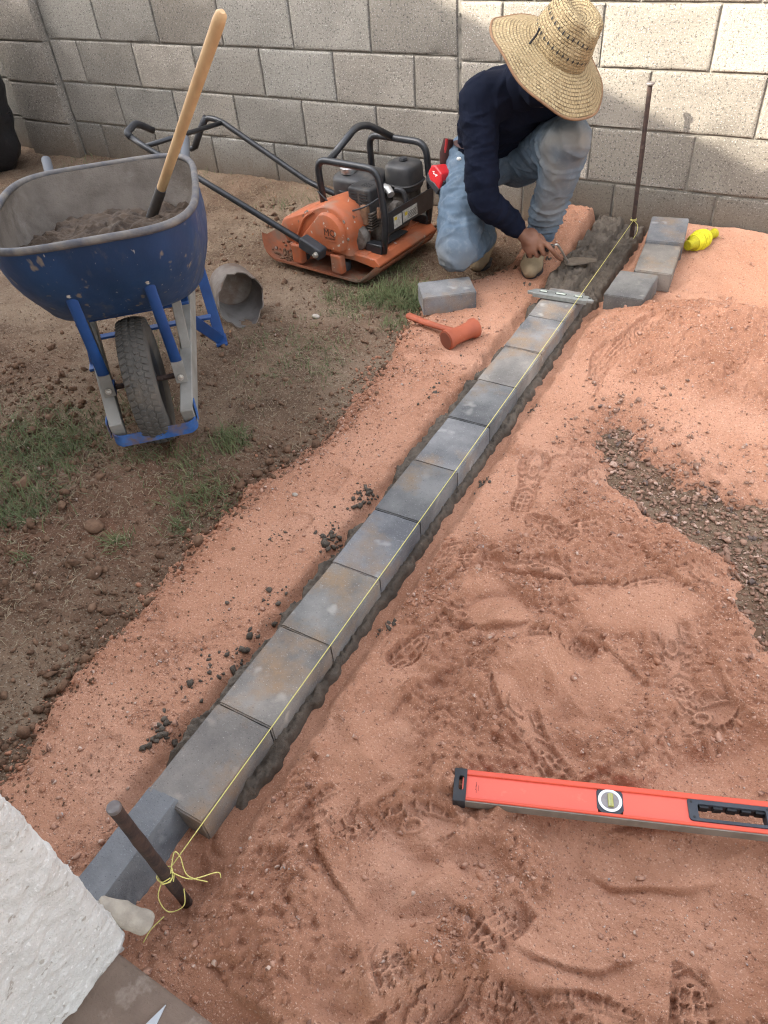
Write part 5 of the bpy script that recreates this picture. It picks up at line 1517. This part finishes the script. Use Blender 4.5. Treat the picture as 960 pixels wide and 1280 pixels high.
# --- boots
gL = gz(3.32, -.60)
def boot(heel, toe, ank, name='boot'):
    mb = MB(); up = V3((0, 0, 1)); d_ = (toe - heel)
    limb(mb, [ank, lerp(ank, heel + up * .06, .6), heel + up * .05 + d_ * .12], [.040, .044, .044], 16)
    limb(mb, [heel + up * .042, heel + d_ * .5 + up * .050, heel + d_ * .80 + up * .042, toe + up * .034], [.040, .043, .046, .032], 16)
    me = remeshed(mb, .006, 3)
    c3, n3 = co_no(me)
    zb = min(heel.z, toe.z)
    c3[:, 2] = np.maximum(c3[:, 2], zb + .012)
    c3 += n3 * (.0018 * noise3(c3, 40, 5))[:, None]
    me.vertices.foreach_set('co', (c3 - np.array(PO)).ravel()); me.update()
    b_ = link(name, me, 'boot_tan', man, ang=180)
    so = MB(); pr = []
    dd = d_.normalized(); ss = dd.cross(up)
    for k in range(28):
        a = 2 * math.pi * k / 28
        u = .5 + .56 * math.cos(a); w_ = .047 * math.sin(a) * (1.0 if u > .5 else .88)
        pr.append(heel + d_ * u + ss * w_)
    so.rings([[V3((p.x, p.y, zb)) for p in pr], [V3((p.x, p.y, zb + .016)) for p in pr]], capa=True, capb=True)
    so.build('sole', 'black_rubber', b_, off=PO, bevel=.003)
boot(V3((3.285, -.495, gL - .004)), V3((3.325, -.665, gL - .004)), ankL + V3((0, .005, -.03)))
boot(V3((3.020, -.400, gz(3.04, -.5) + .03)), V3((3.035, -.545, gz(3.04, -.55) - .008)), ankR)
# belt with pouch, tape measure clipped on
MB().tube([V3((3.082 , -.494, .505)) + V3((LAT.x * .150 * math.cos(a), LAT.y * .150 * math.cos(a), 0)) + V3((LAT.y, -LAT.x, 0)) * (.120 * math.sin(a)) for a in np.linspace(0, 2 * math.pi, 36, endpoint=False)],
          [(.006, .018)] * 36, 8, closed=True, lateral=(0, 0, 1)).build('belt', 'belt_leather', man, off=PO)
MB().tube([V3((2.925, -.590, .520)), V3((2.918, -.600, .470)), V3((2.915, -.605, .430))], [(.020, .014), (.026, .018), (.022, .015)], 12, lateral=(.6, .5, 0)).build('tool_pouch', 'belt_leather', man, off=PO)
mat('pouch_red', (.35, .03, .03), rough=.6)
MB().tube([V3((2.926, -.606, .525)), V3((2.922, -.614, .475))], [(.006, .003), (.006, .003)], 8, lateral=(.6, .5, 0)).build('pouch_trim', 'pouch_red', man, off=PO)
mat('tape_red', (.55, .018, .022), (.45, .012, .018), scale=20, rough=.4, spec=.5)
TM = V3((2.925, -.672, .402))
tm = thing('tape_measure', 'red and black tape measure clipped on the worker hip', 'tape measure', TM)
tx = V3((.80, -.45, -.40)).normalized(); tz_ = V3((.40, -.05, .90)); tz_ = (tz_ - tz_.dot(tx) * tx).normalized(); ty_ = tz_.cross(tx)
TF = frame((0, 0, 0), tx * 1.3, ty_ * 1.3, tz_ * 1.3)
outl = [(-.030, -.028), (.034, -.030), (.036, -.012), (.034, .012), (.022, .030), (-.016, .032), (-.030, .020), (-.034, 0)]
MB().extrude(outl, -.022, .022, TF).build('case', 'tape_red', tm, bevel=.006, seg=3)
MB().extrude([(-.032, -.031), (.037, -.033), (.039, -.012), (.010, -.010), (-.012, -.016), (-.034, -.004)], -.0235, .0235, TF).build('rubber_guard', 'black_rubber', tm, bevel=.004, seg=2)
MB().box((.030, 0, .004), (.020, .030, .020), TF).build('blade_lock', 'black_rubber', tm, bevel=.003)
zz = [(-.018, .010), (-.006, .018), (-.008, .010), (.012, .018), (.004, .006), (.002, .012), (-.010, .006), (-.009, .012)]
mb = MB(); mb.add([(x, -.0226, z) for x, z in zz], [tuple(range(len(zz)))], TF); mb.build('white_script_mark', 'white_ring', tm, smooth=False)
MB().box((0, .026, .006), (.012, .004, .045), TF).build('belt_clip', 'bright_clip' if False else 'chrome_dull', tm, bevel=.001)
MB().sphere((2.998, -.648, .470), (.010, .007, .007), 10, 8).build('shirt_tail_knot', 'white_ring', man, off=PO)
# neck cloth pulled up over the jaw
mb = MB().sphere((.030, 0, -.055), (.078, .068, .080), 20, 14, HM); mb.tube([upper + V3((.02, -.02, 0)), neck, lerp(neck, head, .5)], [.075, .074, .070], 18)
me = remeshed(mb, .007, 3); c_, nn = co_no(me); c_ = c_ + nn * (.004 * (1 - 2.2 * np.abs(noise3(c_, 22, 91))))[:, None] - np.array(PO)
me.vertices.foreach_set('co', c_.ravel()); me.update(); link('neck_cloth', me, 'navy_shirt', man, ang=180)
# --- straw hat
def straw_mat():
    m = bpy.data.materials.new('straw'); m.use_nodes = True; nt = m.node_tree; b = nt.nodes['Principled BSDF']
    uv = _n(nt, "ShaderNodeTexCoord").outputs["UV"]
    br = _n(nt, "ShaderNodeTexBrick"); br.offset = .5; br.squash = 1.0
    nt.links.new(uv, br.inputs["Vector"])
    br.inputs["Color1"].default_value = (.36, .275, .145, 1); br.inputs["Color2"].default_value = (.235, .165, .078, 1); br.inputs["Mortar"].default_value = (.085, .055, .028, 1)
    br.inputs["Scale"].default_value = 1.0; br.inputs["Mortar Size"].default_value = .045; br.inputs["Mortar Smooth"].default_value = .6
    br.inputs["Brick Width"].default_value = .5; br.inputs["Row Height"].default_value = .25; br.inputs["Bias"].default_value = -.15
    pos = _n(nt, "ShaderNodeNewGeometry").outputs["Position"]
    f = _map(nt, _noise(nt, pos, 26, 5), .35, .7)
    col = _mixc(nt, f, br.outputs["Color"], (.285, .21, .11))
    f2 = _map(nt, _noise(nt, pos, 150, 3), .55, .72)
    col = _mixc(nt, f2, col, (.44, .355, .21))
    nt.links.new(col, b.inputs["Base Color"]); b.inputs["Roughness"].default_value = .7; b.inputs["Specular IOR Level"].default_value = .3
    bn = _n(nt, "ShaderNodeBump"); bn.inputs["Distance"].default_value = .0025; bn.inputs["Strength"].default_value = 1
    inv = _n(nt, "ShaderNodeMath", operation='SUBTRACT'); inv.inputs[0].default_value = 1; nt.links.new(br.outputs["Fac"], inv.inputs[1])
    nt.links.new(inv.outputs[0], bn.inputs["Height"])
    bn2 = _n(nt, "ShaderNodeBump"); bn2.inputs["Distance"].default_value = .002
    nt.links.new(_noise(nt, pos, 220, 3), bn2.inputs["Height"]); nt.links.new(bn.outputs[0], bn2.inputs["Normal"]); nt.links.new(bn2.outputs[0], b.inputs["Normal"])
    MATS['straw'] = m
straw_mat()
mat('hat_binding', (.22, .125, .068), (.17, .095, .05), scale=60, rough=.8)
mat('black_cord', (.012, .011, .012), rough=.7)
hat = bpy.data.objects.new('straw_hat', None); COL.objects.link(hat); hat.parent = man
hat.matrix_local = Matrix.Translation(-V3(PO)) @ frame(head + hx * .046 + hf * .004, hf * 1.06, hs * 1.06, hx)
def hat_surface(name, prof, nphi, fn, uscale, parent, vstart=0):
    """prof: list of (r, z); fn(r, phi, z) bends it; UV = (phi count, arc length)"""
    nr = len(prof)
    arc = [0]
    for (a, b) in zip(prof[:-1], prof[1:]): arc.append(arc[-1] + math.hypot(b[0] - a[0], b[1] - a[1]))
    vs_ = []
    for r_, z_ in prof:
        for k in range(nphi):
            ph = 2 * math.pi * k / nphi
            vs_.append(fn(r_, ph, z_))
    fs = []; uvs = []
    for i in range(nr - 1):
        for k in range(nphi):
            l = (k + 1) % nphi
            fs.append((i * nphi + k, i * nphi + l, (i + 1) * nphi + l, (i + 1) * nphi + k))
            sk = .35
            for (ii, kk) in ((i, k), (i, k + 1), (i + 1, k + 1), (i + 1, k)):
                uvs.append((kk / nphi * uscale + sk * arc[ii] * 60 * 0, arc[ii] * 27 + vstart))
    me = bpy.data.meshes.new(name); me.from_pydata(vs_, [], fs)
    uvl = me.uv_layers.new(name='UVMap')
    uvl.data.foreach_set('uv', np.array(uvs, np.float32).ravel())
    me.update()
    o = link(name, me, 'straw', parent, ang=180)
    so = o.modifiers.new('thick', 'SOLIDIFY'); so.thickness = .003; so.offset = 0
    return o
def brim_fn(r_, ph, z_):
    t = max(0.0, (r_ - .095) / .11)
    z = z_ - .050 * t ** 1.25 - .014 * t ** 2 * math.cos(2 * (ph - .2)) + .006 * t * math.sin(3 * ph + 1) + .0035 * t * math.sin(7 * ph)
    k = 1 + .03 * math.cos(2 * ph)
    return (r_ * k * math.cos(ph), r_ * math.sin(ph), z)
brim = hat_surface('brim', [(.094 + .115 * k / 22, .004 * (1 - k / 22)) for k in range(23)], 120, brim_fn, 46, hat)
def crown_fn(r_, ph, z_):
    h = z_ / .135
    pin = max(0, h - .35) / .65
    x = r_ * (1.08) * math.cos(ph); y = r_ * math.sin(ph) * (1 - .10 * pin)
    z = z_
    # crease along the top and two front pinches
    z -= .030 * pin ** 3 * math.exp(-(y / .030) ** 2) * (1 if r_ < .07 else .45)
    d_ = math.exp(-((ph - .55) / .30) ** 2) + math.exp(-((ph - 2 * math.pi + .55) / .30) ** 2)
    s_ = 1 - .20 * pin * d_
    return (x * s_, y * s_, z)
cprof = [(.096 - .016 * (k / 16) ** 1.5, .135 * k / 16 * .93) for k in range(17)] + [(.074, .131), (.065, .135), (.05, .137), (.03, .138), (.012, .138), (.002, .138)]
crown = hat_surface('crown', cprof, 96, crown_fn, 24, hat)
edge = [V3(brim_fn(.209, 2 * math.pi * k / 120, 0)) for k in range(120)]
MB().tube(edge, .0042, 8, closed=True).build('brim_binding', 'hat_binding', hat, ang=180)
mb = MB()
for row, (zc, rr0, N_) in enumerate(((.040, .0955, 34), (.088, .0895, 32))):
    for k in range(N_):
        ph = 2 * math.pi * (k + .3 * row) / N_
        P_ = [V3(crown_fn(rr0 + .0012, ph + dp, zc + dz)) for dp, dz in ((-.030, -.001), (.010, -.0085), (.034, .001), (-.006, .0085))]
        c_ = sum(P_, V3()) / 4
        o_ = V3((c_.x, c_.y, 0)).normalized() * .0016
        mb.add([p + o_ for p in P_], [(0, 1, 2, 3)])
mb.build('vent_holes', 'dark_gap', hat, smooth=False)['kind'] = 'stuff'
cord = [V3((.099 * 1.08 * math.cos(a), -.100 * math.sin(a) * 1.0, .012 + .004 * math.sin(5 * a))) for a in np.linspace(R(60), R(105), 10)]
MB().tube([V3((-.018, -.104, .048)), V3((-.012, -.108, .028)), V3((-.012, -.112, .006)), V3((-.010, -.116, .000))], .0032, 8).build('chin_cord', 'black_cord', hat)
MB().tube([V3((.030, .100, .045)), V3((.024, .103, .028)), V3((.02, .108, .006)), V3((.016, .112, .0))], .0032, 8).build('chin_cord', 'black_cord', hat)

# ------------------------------------------------------------------ trowel in the worker's fist, blade flat in the mortar
mat('trowel_mud', (.155, .122, .090), (.10, .08, .06), scale=40, rough=.7, bump=.0015, bs=160)
mat('bright_steel', (.60, .60, .58), (.45, .45, .44), scale=30, rough=.3, metal=.9)
TO = (3.49, -.56, .086)
trw = thing('brick_trowel', 'mud caked brick trowel pressed flat into the wet mortar', 'trowel', TO)
bz = .088
bl = [(3.440, -.600), (3.455, -.545), (3.480, -.530), (3.550, -.520), (3.556, -.538), (3.478, -.606), (3.456, -.622)]
mb = MB(); n = len(bl)
mb.add([(x, y, bz + (.012 if i in (0, 6) else .004)) for i, (x, y) in enumerate(bl)] + [(x, y, bz + (.020 if i in (0, 6) else .012)) for i, (x, y) in enumerate(bl)],
       [tuple(reversed(range(n))), tuple(range(n, 2 * n))] + [(i, (i + 1) % n, n + (i + 1) % n, n + i) for i in range(n)])
mb.build('blade', 'trowel_mud', trw, off=TO, bevel=.0015)
h0 = GRIP + g_ * .052; h1 = GRIP - g_ * .062
MB().tube([h0, GRIP + g_ * .02, GRIP - g_ * .03, h1], [.0105, .0135, .0140, .0125], 14).build('handle', 'black_rubber', trw, off=TO)
MB().tube(smooth_path([h0 - g_ * .004, h0 + g_ * .020, V3((3.462, -.640, bz + .045)), V3((3.458, -.600, bz + .014))], 6), .0046, 10).build('tang', 'bright_steel', trw, off=TO)
# ------------------------------------------------------------------ grass tufts and dead stems
mat('grass_green', (.120, .138, .055), (.080, .100, .040), scale=9, c3=(.24, .21, .115), s3=14, lo3=.56, hi3=.72, rough=.7, spec=.25)
mat('straw_dead', (.33, .26, .17), (.21, .16, .10), scale=15, rough=.85, spec=.15)
def blades(name, x, y, length, width, lean, m, seed, flat=0.0):
    rs = np.random.RandomState(seed); n = len(x)
    z = ground_z(x, y) - .003
    az = rs.uniform(0, 2 * np.pi, n)
    le = np.clip(lean * rs.lognormal(0, .4, n), 0, 1.5)
    d = np.stack([np.cos(az), np.sin(az)], -1); s = np.stack([-np.sin(az), np.cos(az)], -1)
    ts = np.array([0, .35, .7, 1.0]); ws = np.array([1, .9, .6, .06])
    V_ = []
    for t, w in zip(ts, ws):
        hor = length * np.sin(le * (.5 + .8 * t)) * t; ver = length * np.cos(np.clip(le * (.5 + .8 * t), 0, 1.5)) * t * (1 - flat) + .006 * flat * np.sin(np.pi * t) + .003 * flat
        for sg in (-1, 1):
            px = x + d[:, 0] * hor + s[:, 0] * sg * width * w * .5
            py = y + d[:, 1] * hor + s[:, 1] * sg * width * w * .5
            V_.append(np.stack([px, py, z + ver], -1))
    V_ = np.stack(V_, 1)
    f = np.array([[0, 1, 3, 2], [2, 3, 5, 4], [4, 5, 7, 6]])
    F = f[None] + (np.arange(n) * 8)[:, None, None]
    me = raw_mesh(name, V_.reshape(-1, 3), F.reshape(-1, 4))
    return link(name, me, m, smooth=False)
_rs = np.random.RandomState(501)
gx_, gy_, gl_ = [], [], []
TUFT = [(2.22, -2.36, .16, 900, .075), (2.34, -2.30, .10, 400, .06), (2.44, -2.57, .085, 420, .065), (2.83, -2.03, .050, 260, .060), (2.93, -2.29, .080, 300, .060), (2.86, -.93, .085, 520, .090), (2.96, -.98, .05, 200, .075),
        (2.76, -.98, .07, 300, .06), (2.70, -1.10, .08, 160, .04), (2.95, -1.15, .05, 120, .045), (2.62, -1.45, .14, 240, .035), (2.78, -1.40, .10, 160, .035), (2.72, -1.62, .12, 120, .032), (2.90, -1.55, .07, 90, .035), (2.84, -2.55, .03, 90, .05),
        (2.76, -2.18, .08, 200, .045), (2.60, -2.22, .06, 120, .035), (2.35, -2.05, .09, 140, .045), (2.45, -1.98, .05, 90, .05), (2.95, -2.42, .03, 70, .04), (2.63, -2.72, .02, 40, .04), (2.05, -1.1, .08, 130, .03), (2.12, -1.55, .10, 120, .03),
        (1.75, -.20, .12, 90, .05), (2.0, -.12, .15, 80, .04), (2.75, -.70, .06, 120, .06), (.2, -.2, .2, 200, .07), (.5, -.15, .15, 90, .06), (1.0, -.10, .2, 90, .05), (2.98, -.86, .05, 150, .07), (2.60, -1.02, .05, 90, .06), (2.25, -2.60, .12, 200, .05)]
for (tx_, ty2, r_, n_2, l_) in TUFT:
    gx_ += list(_rs.normal(tx_, r_ * .72, n_2)); gy_ += list(_rs.normal(ty2, r_ * .72, n_2)); gl_ += list(_rs.uniform(.45, 1.25, n_2) * l_)
gx_, gy_, gl_ = map(np.array, (gx_, gy_, gl_))
_k = sand_parts(gx_, gy_)[1] < .5
tag(blades('grass', gx_[_k], gy_[_k], gl_[_k], .0026, .80, 'grass_green', 503), 'thin green grass tufts growing in the brown yard dirt', 'grass', kind='stuff')
_x, _y = scatter(24000, .2, 3.25, -3.2, -.05, lambda x, y: np.clip(.30 + 1.1 * fbm(x, y, 2.2, 3, 511), .04, 1) * (sand_parts(x, y)[1] < .35), 512)
_gx = np.concatenate([_x, gx_[_k][::3]]); _gy = np.concatenate([_y, gy_[_k][::3] + .01])
tag(blades('dead_grass', _gx, _gy, np.random.RandomState(514).uniform(.012, .05, len(_gx)), .0021, 1.15, 'straw_dead', 515, .55), 'straw coloured dead grass stems littering the brown yard dirt', 'dead grass', kind='stuff')
# dead leaves scattered by the wall and on the dirt
mat('dead_leaf', (.26, .13, .06), (.17, .085, .04), scale=60, rough=.8)
_x, _y = scatter(160, .6, 3.0, -2.2, -.06, lambda x, y: .25 + .5 * (y > -.4), 521)
mb = MB(); _rs = np.random.RandomState(522)
for a_, b_ in zip(_x, _y):
    s_ = _rs.uniform(.006, .014); M_ = tr(a_, b_, gz(a_, b_) + .006, _rs.uniform(-.5, .5), _rs.uniform(-.5, .5), _rs.uniform(0, 6))
    mb.add([(-s_, 0, 0), (0, -s_ * .5, .002), (s_, 0, .003), (0, s_ * .5, .002)], [(0, 1, 2, 3)], M_)
tag(mb.build('leaf_litter', 'dead_leaf', smooth=False), 'small brown dead leaves and chips scattered on the yard dirt', 'leaf litter', kind='stuff')
# pale stones one can count
mat('pale_stone', (.42, .37, .31), (.30, .25, .20), scale=30, rough=.9, bump=.001, bs=150)
for (x, y, s_, lab) in ((2.62, -.93 - .28, .018, 'pale flat stone on the dirt in front of the compactor plate'), (2.72, -2.53, .034, 'lone brown clod sitting on the dirt near the wheelbarrow nose'), (3.22, -2.20, .010, 'tiny white pebble on the sand strip left of the paver row')):
    mb = MB().sphere((0, 0, 0), (s_, s_ * .75, s_ * .5), 12, 8); v = np.array(mb.v); v *= (1 + .18 * noise3(v + x, 40, 3))[:, None]; mb.v = [tuple(p) for p in v]
    o = mb.build('stone', 'pebble_soil' if 'clod' in lab else 'pale_stone', ang=180); o.location = (x, y, gz(x, y) + s_ * .3); tag(o, lab, 'stone')
